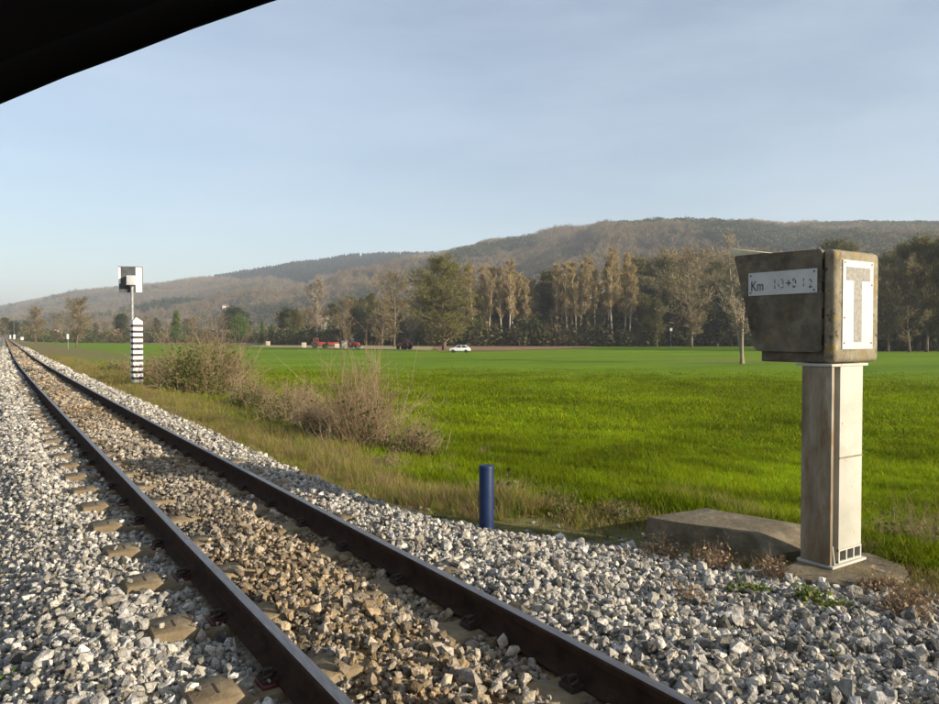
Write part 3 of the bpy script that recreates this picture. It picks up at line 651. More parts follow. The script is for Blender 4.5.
# seed drill behind the first tractor
p = fieldpt(333, 348.3); dr = tag(empty('seed_drill', p, CR + R(12)), 'red seed drill hitched beside the left tractor', 'farm implement')
MB().prism([(-1.3, .9), (1.3, .9), (1.5, 1.6), (-1.5, 1.6)], 'y', -.6, .6).build('hopper', m_red, dr, bevel=.05)
MB().box(-2.2, 2.2, -.5, .5, .55, .7).build('frame', m_tyre, dr)
for s_ in (-1.9, 1.9): wheel(dr, s_, -.4, .5, .3, m_rim)
MB().tube([(-2.0, 0, .6), (-3.6, 0, .6)], .07, 6).build('drawbar', m_tyre, dr)
for k in range(8): MB().tube([(-1.9 + k * .54, .4, .6), (-1.9 + k * .54, .8, .1)], .05, 5).build('tine', m_tyre, dr)
def crate(u, v, w, hgt, label):
    p = fieldpt(u, v); c = tag(empty('crate', p, CR + R(8)), label, 'crate', 'pale crates beside the tractors')
    MB().box(-w / 2, w / 2, -w / 2, w / 2, .1, hgt).build('body', m_crate, c, bevel=.04)
    for s_ in (-1, 1): MB().box(-w / 2, w / 2, s_ * w * .4 - .06, s_ * w * .4 + .06, 0, .1).build('runner', m_tyre, c)
    for k in (.3, .55, .8): MB().box(-w / 2 - .01, w / 2 + .01, -w / 2 - .01, w / 2 + .01, hgt * k, hgt * k + .03).build('slat_gap', m_drk, c)
crate(304, 348.0, 1.2, 1.5, 'greyish crate left of the first tractor')
crate(344.3, 349.0, 1.4, 2.1, 'pale cream crate standing in front of the middle tractor')
crate(337, 348.3, 1.3, 1.2, 'small pale crate between the seed drill and the middle tractor')
crate(268, 345.8, 1.3, 1.5, 'lone pale crate far left of the tractors')
crate(360, 349.3, 1.8, .7, 'low white crate on the ground right of the middle tractor')
p = fieldpt(460, 352.6); car = tag(empty('parked_car', p, CR + R(172)), 'white parked car beside the large alder in the field', 'car')
MB().prism([(-2.0, .35), (2.0, .35), (2.05, .6), (1.95, .82), (1.0, .95), (-1.75, .98), (-2.05, .8), (-2.05, .5)], 'y', -.82, .82).build('body', m_carw, car, bevel=.07)
MB().prism([(1.05, .93), (.35, 1.42), (-1.05, 1.45), (-1.75, .96)], 'y', -.70, .70).build('cabin', m_glass, car, bevel=.05)
MB().box(-1.05, .35, -.66, .66, 1.42, 1.475).build('roof', m_carw, car, bevel=.02)
for s_ in (-1, 1):
    for x in (-1.75, -.35, .9):
        x2 = {-1.75: -1.05, -.35: -.35, .9: .35}[x]; MB().tube([(x, s_ * .71, .95), (x2, s_ * .69, 1.44)], .05, 5).build('pillar', m_carw, car)
    wheel(car, -1.3, s_ * .76, .31, .2, m_galv); wheel(car, 1.3, s_ * .76, .31, .2, m_galv)
    MB().box(1.96, 2.06, s_ * .6 - .15, s_ * .6 + .15, .62, .75).build('headlight', m_glass, car)
    MB().box(-2.075, -2.0, s_ * .65 - .1, s_ * .65 + .1, .65, .85).build('tail_light', m_red, car)

# ------------------------------------------------------------------ houses
m_wall = plain('house_render', (.62, .56, .46), rough=.9, scale=1); m_wallw = plain('house_white', (.66, .64, .6), rough=.9, scale=1); m_roof = surf('clay_tiles', [(.3, (.22, .10, .055)), (.7, (.33, .17, .09))], scale=3, rough=.9)
def house(u, D, vb, w, d, hgt, label, wm, rz=0., roof=2.2, zb=None):
    p = G(u, vb, D=D)
    if zb is not None: p.z = zb
    t = tag(empty('house', p, CR + rz), label, 'house')
    MB().box(-w / 2, w / 2, -d / 2, d / 2, -3, hgt).build('wall', wm, t)
    rf = MB().prism([(-d / 2 - .5, hgt - .1), (d / 2 + .5, hgt - .1), (0, hgt + roof)], 'x', -w / 2 - .5, w / 2 + .5).build('roof', m_roof, t)
    MB().box(w * .2, w * .2 + .7, -.4, .4, hgt + roof * .4, hgt + roof + .8).build('chimney', wm, rf)
    nw = max(2, int(w / 3.2))
    for fl in range(max(1, int(hgt / 2.8))):
        for k in range(nw):
            x = -w / 2 + (k + .5) * w / nw; z = 1.0 + fl * 2.8
            wd = MB().box(x - .5, x + .5, -d / 2 - .05, -d / 2 + .02, z, z + 1.3).build('window', m_glass, t)
            MB().box(x - .6, x + .6, -d / 2 - .12, -d / 2 - .051, z - .12, z).build('sill', wm, wd)
house(157, 430, 338, 18, 9, 4.5, 'long white low building left of the conical tree', m_wallw, R(10), zb=-1.9)
house(322, 420, 327, 9, 8, 5.0, 'house with an orange tiled roof behind the white bare tree', m_wall, R(-20))
house(596, 330, 301, 10, 9, 6, 'pale house on the slope behind the poplar tops', m_wallw, R(15))
house(661, 340, 303, 12, 9, 6, 'cream house on the wooded slope left of its neighbour', m_wall, R(-10))
house(692, 350, 304, 13, 9, 5.5, 'cream house on the wooded slope right of its neighbour', m_wall, R(12))
house(226, 1150, 309, 9, 8, 5, 'pale far house among trees on the left hillside', m_wallw, R(5))
house(210, 1500, 306, 9, 8, 5, 'pale farthest house higher up the left hillside', m_wall, R(-8))
far_sign(671, 205, 328, 2.4, 3, m_bwhite, 'small white board on a pole before the dark woodland')

# ------------------------------------------------------------------ trees
m_bark_p = surf('bark_pale', [(.3, (.30, .25, .18)), (.7, (.46, .40, .31))], scale=3, rough=.95, stretch=(4, 4, 1))
m_bark = surf('bark_brown', [(.3, (.085, .065, .045)), (.7, (.18, .14, .095))], scale=3, rough=.95, stretch=(4, 4, 1))
m_bark_m = surf('bark_grey_brown', [(.3, (.15, .12, .085)), (.7, (.29, .24, .17))], scale=3, rough=.95, stretch=(4, 4, 1))
LE = {
 'poplar': leafy('poplar_buds', [(.25, (.25, .175, .08)), (.5, (.34, .255, .12)), (.75, (.42, .335, .155))], .25),
 'tan':    leafy('bare_twigs', [(.25, (.16, .12, .065)), (.5, (.235, .185, .10)), (.75, (.29, .24, .13))], .25),
 'alder':  leafy('alder_buds', [(.25, (.08, .08, .022)), (.5, (.125, .118, .035)), (.75, (.18, .16, .05))], .25),
 'olive':  leafy('alder_olive_buds', [(.25, (.11, .105, .03)), (.5, (.165, .155, .045)), (.75, (.22, .20, .065))], .25),
 'green':  leafy('fresh_leaves', [(.25, (.05, .09, .014)), (.5, (.09, .14, .022)), (.75, (.14, .18, .035))], .4),
 'dark':   leafy('evergreen_leaves', [(.25, (.030, .036, .013)), (.5, (.052, .058, .020)), (.75, (.085, .083, .03))], .4),
 'white':  leafy('white_twigs', [(.25, (.24, .19, .13)), (.75, (.38, .32, .235))], .4),
}
def crown_arrays(rng, tips, n_tw, tw_len, tw_w, upb, n_lf, lf, spread):
    """tips (N,3) twig roots with dirs (N,3) -> slivers + leaf quads"""
    T, Dr = tips
    vs = []; fs = []; base = 0
    if n_tw:
        k = rng.randint(0, len(T), n_tw); p = T[k] + rng.normal(0, spread * .35, (n_tw, 3))
        d = Dr[k] * .6 + rng.normal(0, .55, (n_tw, 3)); d[:, 2] += upb; d /= np.linalg.norm(d, axis=1)[:, None]
        L = tw_len * rng.uniform(.4, 1.2, n_tw)[:, None]
        s = np.cross(d, rng.normal(0, 1, (n_tw, 3))); s /= np.linalg.norm(s, axis=1)[:, None]; s *= tw_w * rng.uniform(.6, 1.3, n_tw)[:, None]
        mid = p + d * L * .55 + rng.normal(0, .06, (n_tw, 3)) * L
        V_ = np.stack([p - s * .5, p + s * .5, mid + s * .35, p + d * L], 1).reshape(-1, 3)
        vs.append(V_); fs.append(np.arange(n_tw * 4).reshape(-1, 4)); base = n_tw * 4
    if n_lf:
        k = rng.randint(0, len(T), n_lf); p = T[k] + rng.normal(0, spread, (n_lf, 3))
        a = rng.normal(0, 1, (n_lf, 3)); a /= np.linalg.norm(a, axis=1)[:, None]; b = np.cross(a, rng.normal(0, 1, (n_lf, 3))); b /= np.linalg.norm(b, axis=1)[:, None]
        sz_ = lf * rng.uniform(.5, 1.3, n_lf)[:, None]
        V_ = np.stack([p - a * sz_, p - b * sz_ * .6, p + a * sz_, p + b * sz_ * .6], 1).reshape(-1, 3)
        vs.append(V_); fs.append(np.arange(n_lf * 4).reshape(-1, 4) + base)
    return np.concatenate(vs), np.concatenate(fs)
def make_tree(seed, H, kind, bark, r0=.25, base=.25, width=.22, shape='oval', nb=26, upang=.8, n_tw=4000, tw_len=1.1, tw_w=.05, n_lf=1500, lf=.16, spread=.5, lean=0., stems=1, twup=.5, nsub=6, brk=.55):
    rng = np.random.RandomState(seed); tb = MB(); tips = []; dirs = []
    for st_ in range(stems):
        off = Vector((0, 0, 0)) if stems == 1 else Vector((rng.uniform(-.1, .1) * H * .2, rng.uniform(-.1, .1) * H * .2, 0))
        ln = Vector((rng.normal(0, .035) + lean * (1 if st_ == 0 else -.6), rng.normal(0, .035), 0))
        Hs = H * (1 if st_ == 0 else rng.uniform(.75, .95)); n = 9; path = []
        for i in range(n):
            t = i / (n - 1); path.append(off + Vector((math.sin(t * 5 + seed) * .012 * H, math.cos(t * 4 + seed) * .012 * H, t * Hs)) + ln * (t * Hs))
        rad = [r0 * ((1 - t) ** .8 * .93 + .05) * (1.25 if t == 0 else 1) for t in np.linspace(0, 1, n)]
        path[0].z -= .3; tb.tube(path, rad, 7)
        for k in range(nb // stems):
            t = base + (1 - base) * (k + rng.rand()) / (nb // stems)
            if t > .985: continue
            f = t * (n - 1); i = min(int(f), n - 2); p0 = path[i].lerp(path[i + 1], f - i); rr = rad[i] * (1 - (f - i)) + rad[i + 1] * (f - i)
            c = (t - base) / (1 - base)
            sh = {'oval': math.sin(math.pi * (.12 + .86 * c)) ** .7, 'poplar': (.55 + .6 * c) * (1 - c) ** .35, 'cone': (1 - c) ** .8 + .04, 'bulb': math.sin(math.pi * (.22 + .74 * c)) ** .8, 'dome': (1 - c) ** .62 * min(1, .6 + 3 * c) + .03, 'round': math.sqrt(max(.02, 1 - (2 * c - 1) ** 2)), 'spread': (.7 + .5 * c) * (1 - c ** 3) + .1}[shape]
            L = H * width * sh * rng.uniform(.7, 1.2); az = rng.uniform(0, 6.283); el = upang * rng.uniform(.6, 1.3)
            d = Vector((math.cos(az) * math.cos(el), math.sin(az) * math.cos(el), math.sin(el)))
            bp_ = [p0]; m_ = 5
            for j in range(1, m_):
                d = (d + Vector((rng.normal(0, .14), rng.normal(0, .14), rng.normal(.05, .1)))).normalized(); bp_.append(bp_[-1] + d * L / (m_ - 1))
            br = [max(rr * brk * (1 - j / m_), .03 if brk > .6 else .012) for j in range(m_)]; tb.tube(bp_, br, 4, cap=False)
            for j in range(1, m_): tips.append(tuple(bp_[j])); dirs.append(tuple(d))
            for q_ in range(nsub):
                j = rng.randint(1, m_ - 1); a = bp_[j].lerp(bp_[j + 1], rng.rand()) if j + 1 < m_ else bp_[j]
                d2 = (d * .7 + Vector((rng.normal(0, .7), rng.normal(0, .7), rng.normal(.15, .5)))).normalized(); L2 = L * rng.uniform(.2, .5)
                e1 = a + d2 * L2 * .5; e2 = e1 + (d2 + Vector((rng.normal(0, .25), rng.normal(0, .25), .15))).normalized() * L2 * .5
                tb.tube([a, e1, e2], [br[j] * .55, br[j] * .4, .008], 3, cap=False)
                tips += [tuple(e1), tuple(e2)]; dirs += [tuple(d2)] * 2
    V_, F_ = crown_arrays(rng, (np.array(tips), np.array(dirs)), n_tw, tw_len, tw_w, twup, n_lf, lf, spread)
    return tb.mesh('trunk', bark, smooth_=True), arr_mesh('crown', V_, F_, LE[kind]), H
TP = {
 'poplar':  [make_tree(s, 25, 'poplar', m_bark_p, .30, .34, .15, 'poplar', 26, 1.2, 2400, 1.2, .034, 260, .07, .45, twup=1.0, brk=.8) for s in (1, 2, 3, 4, 5)],
 'tan':     [make_tree(s, 18, 'tan', m_bark, .24, .10, .30, 'round', 40, .7, 5200, 1.0, .034, 250, .08, .6) for s in (11, 12, 13, 14)],
 'green':   [make_tree(s, 14, 'green', m_bark, .28, .12, .32, 'round', 34, .5, 1200, .8, .06, 7000, .30, .75) for s in (21, 22)],
 'dark':    [make_tree(s, 17, 'dark', m_bark, .3, .06, .30, 'oval', 36, .55, 1500, .9, .06, 9000, .30, .9) for s in (31, 32, 33)],
 'ivy':     [make_tree(s, 20, 'alder', m_bark, .3, .15, .26, 'oval', 36, .7, 8000, 1.0, .055, 3000, .18, .7) for s in (41, 42)],
}
CNT = {}
def plant(kind, u, D, vtop, label, group=None, cat='tree', name='tree', wide=1.0, rs_=None, protos=None, vbase=None):
    P_ = protos or TP[kind]; k = CNT.get(kind, 0); CNT[kind] = k + 1
    tm, cmh, H = P_[k % len(P_)]
    p = G(u, 336, D=D); zb = float(gz(p.x, p.y)) if vbase is None else CAM_H + (HOR - vbase) / F_PX * D
    hh = CAM_H + (HOR - vtop) / F_PX * D - zb
    t = tag(empty(name, (p.x, p.y, zb), (k * 2.399) % 6.283), label, cat, group); s_ = hh / H; t.scale = (s_ * wide, s_ * wide, s_)
    link('trunk', tm, t); link('crown', cmh, t); return t
# single trees that can be told apart
big = [make_tree(77, 21, 'olive', m_bark, .42, .08, .33, 'bulb', 90, .42, 16000, 1.0, .032, 5000, .10, .55, nsub=9)]
plant('big', 443, 168, 261, 'large olive-budding alder standing alone beside the white car', protos=big, name='alder_tree', wide=1.2)
bare = [make_tree(81, 14, 'white', m_bark_m, .19, .25, .20, 'oval', 40, .75, 2600, .7, .014, 0, .1, .3, lean=.11, stems=2, nsub=5)]
bt = plant('bare', 742, 86, 236, 'leaning bare pale two-stemmed tree behind the telephone hood', protos=bare, name='bare_tree', vbase=364.5); bt.rotation_euler = (0, 0, CR + math.pi)
wb = [make_tree(83, 18, 'white', m_bark_p, .26, .2, .26, 'oval', 34, .7, 3600, 1.1, .055, 0, .1, .4)]
plant('wb', 316, 260, 283, 'pale bare tree rising behind the left tractor', protos=wb, name='bare_tree', wide=.9)
plant('tan', 77, 190, 300, 'wide brown bare tree left of the striped post', wide=1.3)
plant('green', 240, 330, 317.5, 'round leafy green tree left of the tractors')
con = [make_tree(91, 12, 'green', m_bark, .2, .05, .17, 'cone', 40, .6, 300, .5, .05, 6000, .24, .4)]
plant('con', 176.5, 330, 312, 'slim conical green tree right of the white building', protos=con, name='conifer_tree')
plant('con', 262, 330, 322, 'slender ivy-dark tree left of a similar one near the lone crate', protos=con, name='conifer_tree', wide=.7)
plant('con', 272, 325, 324, 'slender ivy-dark tree right of a similar one near the lone crate', protos=con, name='conifer_tree', wide=.6)
plant('tan', 36, 260, 309, 'brown bare tree close to the far end of the rails', wide=1.2)
plant('tan', 690, 215, 258, 'broad round brown bare tree before the right-hand woodland', wide=1.3)
plant('tan', 394, 215, 276, 'bushy brown bare tree left of the large alder', wide=1.1)
plant('tan', 346, 245, 301, 'small brown bare tree behind the middle tractor')
RX = random.Random(9)
KW = {'poplar': 'tall bare poplar with golden twigs', 'tan': 'brown bare tree', 'dark': 'dark evergreen tree', 'ivy': 'olive budding tree', 'green': 'leafy green tree'}
def where(u):
    return ('in the far tree line left of the striped post' if u < 130 else 'in the far tree line between striped post and lone crate' if u < 275 else 'in the tree line behind the tractors' if u < 432
            else 'in the woodland just right of the large alder' if u < 545 else 'in the woodland in the middle of the valley' if u < 645 else 'in the dark woodland left of the telephone hood' if u < 765 else 'in the woodland hidden behind the telephone hood')
def wood(kind, u, D, v, wide=1.0):
    plant(kind, u + RX.uniform(-3, 3), D * RX.uniform(.97, 1.05), v + (RX.uniform(-9, 11) if kind == 'poplar' else RX.uniform(-4, 4)), KW[kind] + ' ' + where(u), 'trees of the valley woodland', wide=wide * RX.uniform(.8, 1.2))
for u, v in [(450, 279), (456, 277), (463, 274), (469, 271), (474, 268), (480, 270), (485, 272), (490, 274), (495, 275), (499, 272), (503, 273), (508, 270), (512, 271), (516, 273), (520, 275), (526, 277), (533, 280), (541, 284)]: wood('poplar', u, 240, v)
for u, v in [(554, 272), (560, 270), (566, 268), (571, 266), (576, 264), (581, 267), (586, 268), (590, 266), (594, 266), (598, 263), (602, 262), (607, 261), (611, 260), (615, 261), (619, 262), (624, 265), (629, 269), (636, 280)]: wood('poplar', u, 238, v)
for u, v in [(372, 296), (383, 300), (412, 305), (425, 296), (545, 290), (550, 285), (640, 278), (652, 290), (664, 284), (708, 274), (720, 280)]: wood(RX.choice(['tan', 'ivy']), u, 250, v, 1.15)
for k in range(30): wood('dark' if k % 3 == 0 else 'tan' if k % 3 == 1 else 'ivy', 442 + k * 11.5, 246 + 14 * RX.random(), 312 + RX.uniform(-9, 5), 1.3)
for k in range(16): wood('dark' if k % 2 else 'ivy', 640 + k * 9, 232, 296 + RX.uniform(-12, 10), 1.25)
for k in range(14): wood('ivy', 640 + k * 14, 262, 272 + RX.uniform(-12, 10), 1.25)
for k in range(12): wood('ivy', 800 + k * 16, 262, 258 + RX.uniform(-16, 10), 1.25)
for k in range(12): wood('tan', 640 + k * 26, 285, 262 + RX.uniform(-10, 8), 1.3)
for k in range(26): wood(RX.choice(['tan', 'ivy']), 435 + k * 8.5, 254, 288 + RX.uniform(-10, 8), 1.2)
for k in range(34): wood(RX.choice(['tan', 'tan', 'ivy', 'dark']), 4 + k * 13, 400 + 60 * RX.random(), 322 + RX.uniform(-9, 4), 1.3)
for k in range(16): wood(RX.choice(['tan', 'ivy', 'dark']), 285 + k * 9.5, 290 + 40 * RX.random(), 312 + RX.uniform(-12, 8), 1.25)
# large trees at the right-hand edge, nearer
for k, (u, D, v, kd) in enumerate([(889, 152, 270, 'tan'), (899, 160, 252, 'ivy'), (909, 149, 262, 'tan'), (918, 158, 244, 'ivy'), (928, 150, 258, 'ivy'), (938, 156, 246, 'tan'), (950, 148, 240, 'ivy'), (966, 150, 250, 'tan'), (980, 150, 238, 'ivy'), (1000, 152, 250, 'tan'), (893, 178, 262, 'ivy'), (913, 182, 258, 'tan'), (933, 180, 252, 'ivy'), (955, 176, 256, 'tan'), (903, 176, 300, 'dark'), (945, 172, 302, 'dark')]):
    plant(kd, u, D, v, {'tan': 'tall brown bare tree', 'ivy': 'tall olive budding tree', 'dark': 'low dark evergreen tree'}[kd] + ' beyond the meadow right of the telephone post', 'trees right of the telephone post', wide=1.05)

# undergrowth along the woodland edge and hill forest: masses nobody could count
def blob(seed, n, size, flat, kind_mat, twigs=0):
    r = np.random.RandomState(seed); p = r.normal(0, 1, (n + twigs, 3)); p /= np.linalg.norm(p, axis=1)[:, None]; p *= r.uniform(.55, 1.0, (n + twigs, 1)) ** .6
    p[:, 2] = p[:, 2] * .5 + .55; p[:, 0] *= .5; p[:, 1] *= .5
    p *= 1 + .25 * np.sin(p[:, [2, 0, 1]] * 6 + seed)
    a = r.normal(0, 1, (n + twigs, 3)); a /= np.linalg.norm(a, axis=1)[:, None]; b = np.cross(a, r.normal(0, 1, a.shape)); b /= np.linalg.norm(b, axis=1)[:, None]
    sa = np.full((n + twigs, 1), size) * r.uniform(.6, 1.3, (n + twigs, 1)); sb = sa * flat
    if twigs: a[n:] = a[n:] * .5 + np.array([0, 0, .8]) + (p[n:] - [0, 0, .3]) * .8; sa[n:] = size * 2.2; sb[n:] = size * .16
    V_ = np.stack([p - a * sa, p - b * sb, p + a * sa, p + b * sb], 1).reshape(-1, 3)
    return arr_mesh('clump', V_, np.arange(len(p) * 4).reshape(-1, 4), kind_mat)
LI = leafy('scatter_foliage', None, inst='tint', transl=.3)
cl = [proto('clump_a', blob(1, 110, .10, .7, LI)), proto('clump_b', blob(2, 110, .09, .7, LI)), proto('bare_a', blob(3, 45, .075, .6, LI, 150)), proto('bare_b', blob(4, 45, .075, .6, LI, 150))]
con_v = []; r_ = np.random.RandomState(6)
for lv in range(9):
    z0 = .05 + lv * .105; rr_ = .26 * (1 - lv / 9.5) + .02; nn = 12
    for k in range(nn):
        a = 6.283 * (k + r_.rand()) / nn; w = .16; R2 = rr_ * r_.uniform(.75, 1.15)
        con_v += [(0, 0, z0 + .16), (R2 * math.cos(a - w * 2), R2 * math.sin(a - w * 2), z0), (R2 * 1.05 * math.cos(a), R2 * 1.05 * math.sin(a), z0 - .03), (R2 * math.cos(a + w * 2), R2 * math.sin(a + w * 2), z0 + .01)]
cl.append(proto('conifer_shape', arr_mesh('conifer_shape', np.array(con_v), np.arange(len(con_v)).reshape(-1, 4), LI)))
rs = np.random.RandomState(21)
# undergrowth
n = 2200; uu = rs.uniform(270, 1010, n); Dd = np.where(uu < 430, rs.uniform(255, 330, n), np.where(uu > 860, rs.uniform(160, 230, n), rs.uniform(230, 262, n)))
n2 = 500; uu = np.concatenate([uu, rs.uniform(-20, 300, n2)]); Dd = np.concatenate([Dd, rs.uniform(330, 470, n2)]); n += n2
k = (uu - 469.5) / F_PX; x = Dd * (math.sin(PSI) + k * RT.x); y = Dd * (math.cos(PSI) + k * RT.y); ok = x - curve(y) > 9; 
x, y, uu = x[ok], y[ok], uu[ok]; n = ok.sum()
hgt = rs.uniform(2.0, 6.0, n) * np.where((uu > 440) & (rs.rand(n) < .4), 1.5, 1)
base = np.array([(.075, .075, .025), (.14, .11, .05), (.055, .06, .02), (.10, .115, .03), (.20, .145, .075)])[rs.randint(0, 5, n)] * rs.uniform(.7, 1.2, (n, 1))
scatter('undergrowth', np.stack([x, y, gz(x, y) - .2], -1), np.stack([0 * x, 0 * x, rs.uniform(0, 6.28, n)], -1), np.stack([hgt * 1.3, hgt * 1.3, hgt], -1), rs.randint(0, 4, n), base, cl)
bpy.data.objects['undergrowth']['label'] = 'dark brushy undergrowth along the foot of the woodland'; bpy.data.objects['undergrowth']['category'] = 'undergrowth'
# hill forest
N = 62000; uu = rs.uniform(-160, 1130, N); s = rs.uniform(0, 1, N) ** .72 * 1.04
hx, hy, hz = hill_pt(uu, s); dist = np.interp(uu, UD, DF) + (np.interp(uu, UD, DC) - np.interp(uu, UD, DF)) * s
ok = (s > .03) & ~((fnoise(hx / 150., hy / 150.) > .69) & (s < .35))
uu, s, hx, hy, hz, dist = [a[ok] for a in (uu, s, hx, hy, hz, dist)]; n = len(uu)
big_ = np.clip(dist / 1500., .75, 1.6)
hh = rs.uniform(9, 15, n) * big_
plant_edge = np.interp(uu, [200, 214, 250, 300, 350, 390, 414], [1.0, .88, .71, .60, .62, .70, .90]) + .10 * (fnoise(uu / 25., uu * 0) - .5)
conif = (uu > 214) & (uu < 413) & (s > plant_edge)
evg = ~conif & (fnoise(hx / 120. + 11, hy / 120.) + .16 * smooth(540, 800, uu) + rs.normal(0, .06, n) > .66)
pick = np.where(conif, 4, np.where(evg, rs.randint(0, 2, n), rs.randint(2, 4, n)))
tone = fnoise(hx / 200. + 3, hy / 200. + 8)[:, None]
cb = np.array([.170, .125, .070]) * (.75 + .6 * tone) * rs.uniform(.88, 1.12, (n, 1)) * np.array([1, 1, 1])
cb = np.where((rs.rand(n) < .12)[:, None], np.array([.12, .12, .045]) * rs.uniform(.8, 1.2, (n, 1)), cb)
ce = np.array([.045, .058, .024]) * rs.uniform(.7, 1.3, (n, 1)); cc = np.array([.012, .020, .011]) * rs.uniform(.7, 1.3, (n, 1))
colr = np.where(conif[:, None], cc, np.where(evg[:, None], ce, cb))
hh = np.where(conif, hh * 1.35, hh); wd = np.where(conif, hh * .95, hh * rs.uniform(.9, 1.25, n))
scatter('hill_forest', np.stack([hx, hy, hz - .4], -1), np.stack([0 * hx, 0 * hx, rs.uniform(0, 6.28, n)], -1), np.stack([wd, wd, hh], -1), pick, colr, cl)
bpy.data.objects['hill_forest']['label'] = 'leafless brown woodland with dark conifers covering the hillside'; bpy.data.objects['hill_forest']['category'] = 'forest'

# ------------------------------------------------------------------ grass
def tuft(seed, n, h, w, spread, bend, m):
    r = np.random.RandomState(seed); b = r.normal(0, spread, (n, 3)); b[:, 2] = 0
    az = r.uniform(0, 6.28, n); d = np.stack([np.cos(az), np.sin(az), 0 * az], -1); sd = np.stack([-np.sin(az), np.cos(az), 0 * az], -1)
    H = h * r.uniform(.5, 1.2, n)[:, None]; B = bend * r.uniform(.2, 1.2, n)[:, None]; up = np.array([0, 0, 1.])
    p1 = b + up * H * .55 + d * B * H * .35; p2 = b + up * H + d * B * H
    V_ = np.stack([b - sd * w, b + sd * w, p1 + sd * w * .7, p1 - sd * w * .7, p2], 1).reshape(-1, 3)
    i = np.arange(n)[:, None] * 5; f = np.concatenate([i + [0, 1, 2], i + [0, 2, 3], i + [3, 2, 4]], 0)
    return arr_mesh('tuft', V_, f, m)
LG = leafy('grass_blades', None, inst='tint', transl=.4, rough=.8); LG.node_tree.nodes['Principled BSDF'].inputs['Specular IOR Level'].default_value = .03
gp = [proto('grass_a', tuft(1, 22, .09, .004, .06, .7, LG)), proto('grass_b', tuft(2, 22, .075, .005, .07, .9, LG)), proto('grass_c', tuft(3, 16, .12, .004, .05, .6, LG)),
      proto('tall_a', tuft(4, 26, .32, .0035, .06, .55, LG)), proto('tall_b', tuft(5, 22, .26, .004, .08, .75, LG)), proto('far_a', tuft(6, 34, .06, .009, .20, 1.1, LG))]
rs = np.random.RandomState(33)
N = 170000
th = rs.uniform(R(-2), R(70), N); r = 3.2 * (75 / 3.2) ** rs.uniform(0, 1, N) ** .85
x, y = r * np.sin(th), r * np.cos(th); d = x - curve(y) - Xe(y)
ok = (d > .12) & (rs.rand(N) < .22 + smooth(.1, 1.8, d)) & (rs.rand(N) < 1 - .9 * smooth(30, 74, r)) & (rs.rand(N) < .35 + smooth(.35, .5, fnoise(x * .5, y * .5))); x, y, r, d = x[ok], y[ok], r[ok], d[ok]
pad = (y < 5.5) & (x < 5.45) & (x > 0); ok = ~(pad & (rs.rand(len(x)) < .05)); x, y, r, d = x[ok], y[ok], r[ok], d[ok]; n = len(x)
patch = fnoise(x * .35, y * .35 + 5); patch2 = fnoise(x * 1.3 + 7, y * 1.3)
dryf = np.clip(.8 * ((y < 5.2) & (x < 5.2)) + smooth(1.3 + np.clip(y / 6 - .8, 0, 6), .2, d + (patch2 - .5) * 2.5) + rs.normal(0, .15, n), 0, 1)[:, None]
patch = np.clip(patch + .6 * (fnoise(x * .12 + y * .06, y * .30 - x * .12) - .5), 0, 1)
cg = np.array([.165, .225, .004]) * (.60 + .78 * patch[:, None])
cl_ = fnoise(x * .9 + 50, y * .9 + 31); cg *= np.where(cl_ > .60, .72, 1.0)[:, None] * rs.uniform(.75, 1.25, (n, 1)); cg[:, 0] *= rs.uniform(.75, 1.25, n)
cd = np.where((rs.rand(n) < .45)[:, None], np.array([.25, .185, .09]), np.array([.20, .18, .05])) * rs.uniform(.7, 1.2, (n, 1))
colr = cg * (1 - dryf) + cd * dryf
sc_ = np.clip(.75 + .75 * patch2, .6, 1.7) * np.where(cl_ > .60, 1.35, 1.0) * np.clip(r / 18., 1, 1.5) * (1 - .45 * dryf[:, 0]) * np.where((y < 5.5) & (x < 5.45), .75, 1)
pk = np.where(rs.rand(n) < smooth(14, 40, r), 5, rs.randint(0, 3, n))
rot = np.stack([rs.normal(0, .12, n), rs.normal(0, .12, n), rs.uniform(0, 6.28, n)], -1)
scatter('meadow_grass', np.stack([x, y, gz(x, y) - .01], -1), rot, np.stack([sc_] * 3, -1), pk, colr, gp)
bpy.data.objects['meadow_grass']['label'] = 'short bright green grass of the meadow'; bpy.data.objects['meadow_grass']['category'] = 'grass'
# taller verge grass
N = 12000; y = 3.5 * (70 / 3.5) ** rs.uniform(0, 1, N); d = rs.gamma(2.0, .55, N); x = d + Xe(y) + curve(y)
dens = fnoise(x * .8 + 20, y * .5); ok = (dens > .42) & ~((y < 5.3) & (x < 5.5)) & (d > .15); x, y, d, dens = x[ok], y[ok], d[ok], dens[ok]; n = len(x)
yel = rs.rand(n)[:, None]; colr = np.where(yel < .38, np.array([.25, .225, .05]), np.where(yel < .82, np.array([.27, .195, .10]), np.array([.12, .17, .025]))) * rs.uniform(.7, 1.2, (n, 1))
sc_ = np.clip((dens - .35) * 2.6, .25, .8) * rs.uniform(.6, 1.1, n) * np.clip(y / 20., 1, 1.5) * (.35 + .65 * smooth(.1, .9, d))
scatter('verge_grass', np.stack([x, y, gz(x, y) - .01], -1), np.stack([rs.normal(0, .15, n), rs.normal(0, .15, n), rs.uniform(0, 6.28, n)], -1), np.stack([sc_] * 3, -1), rs.randint(3, 5, n), colr, gp)
bpy.data.objects['verge_grass']['label'] = 'longer yellowing grass along the ballast edge'; bpy.data.objects['verge_grass']['category'] = 'grass'

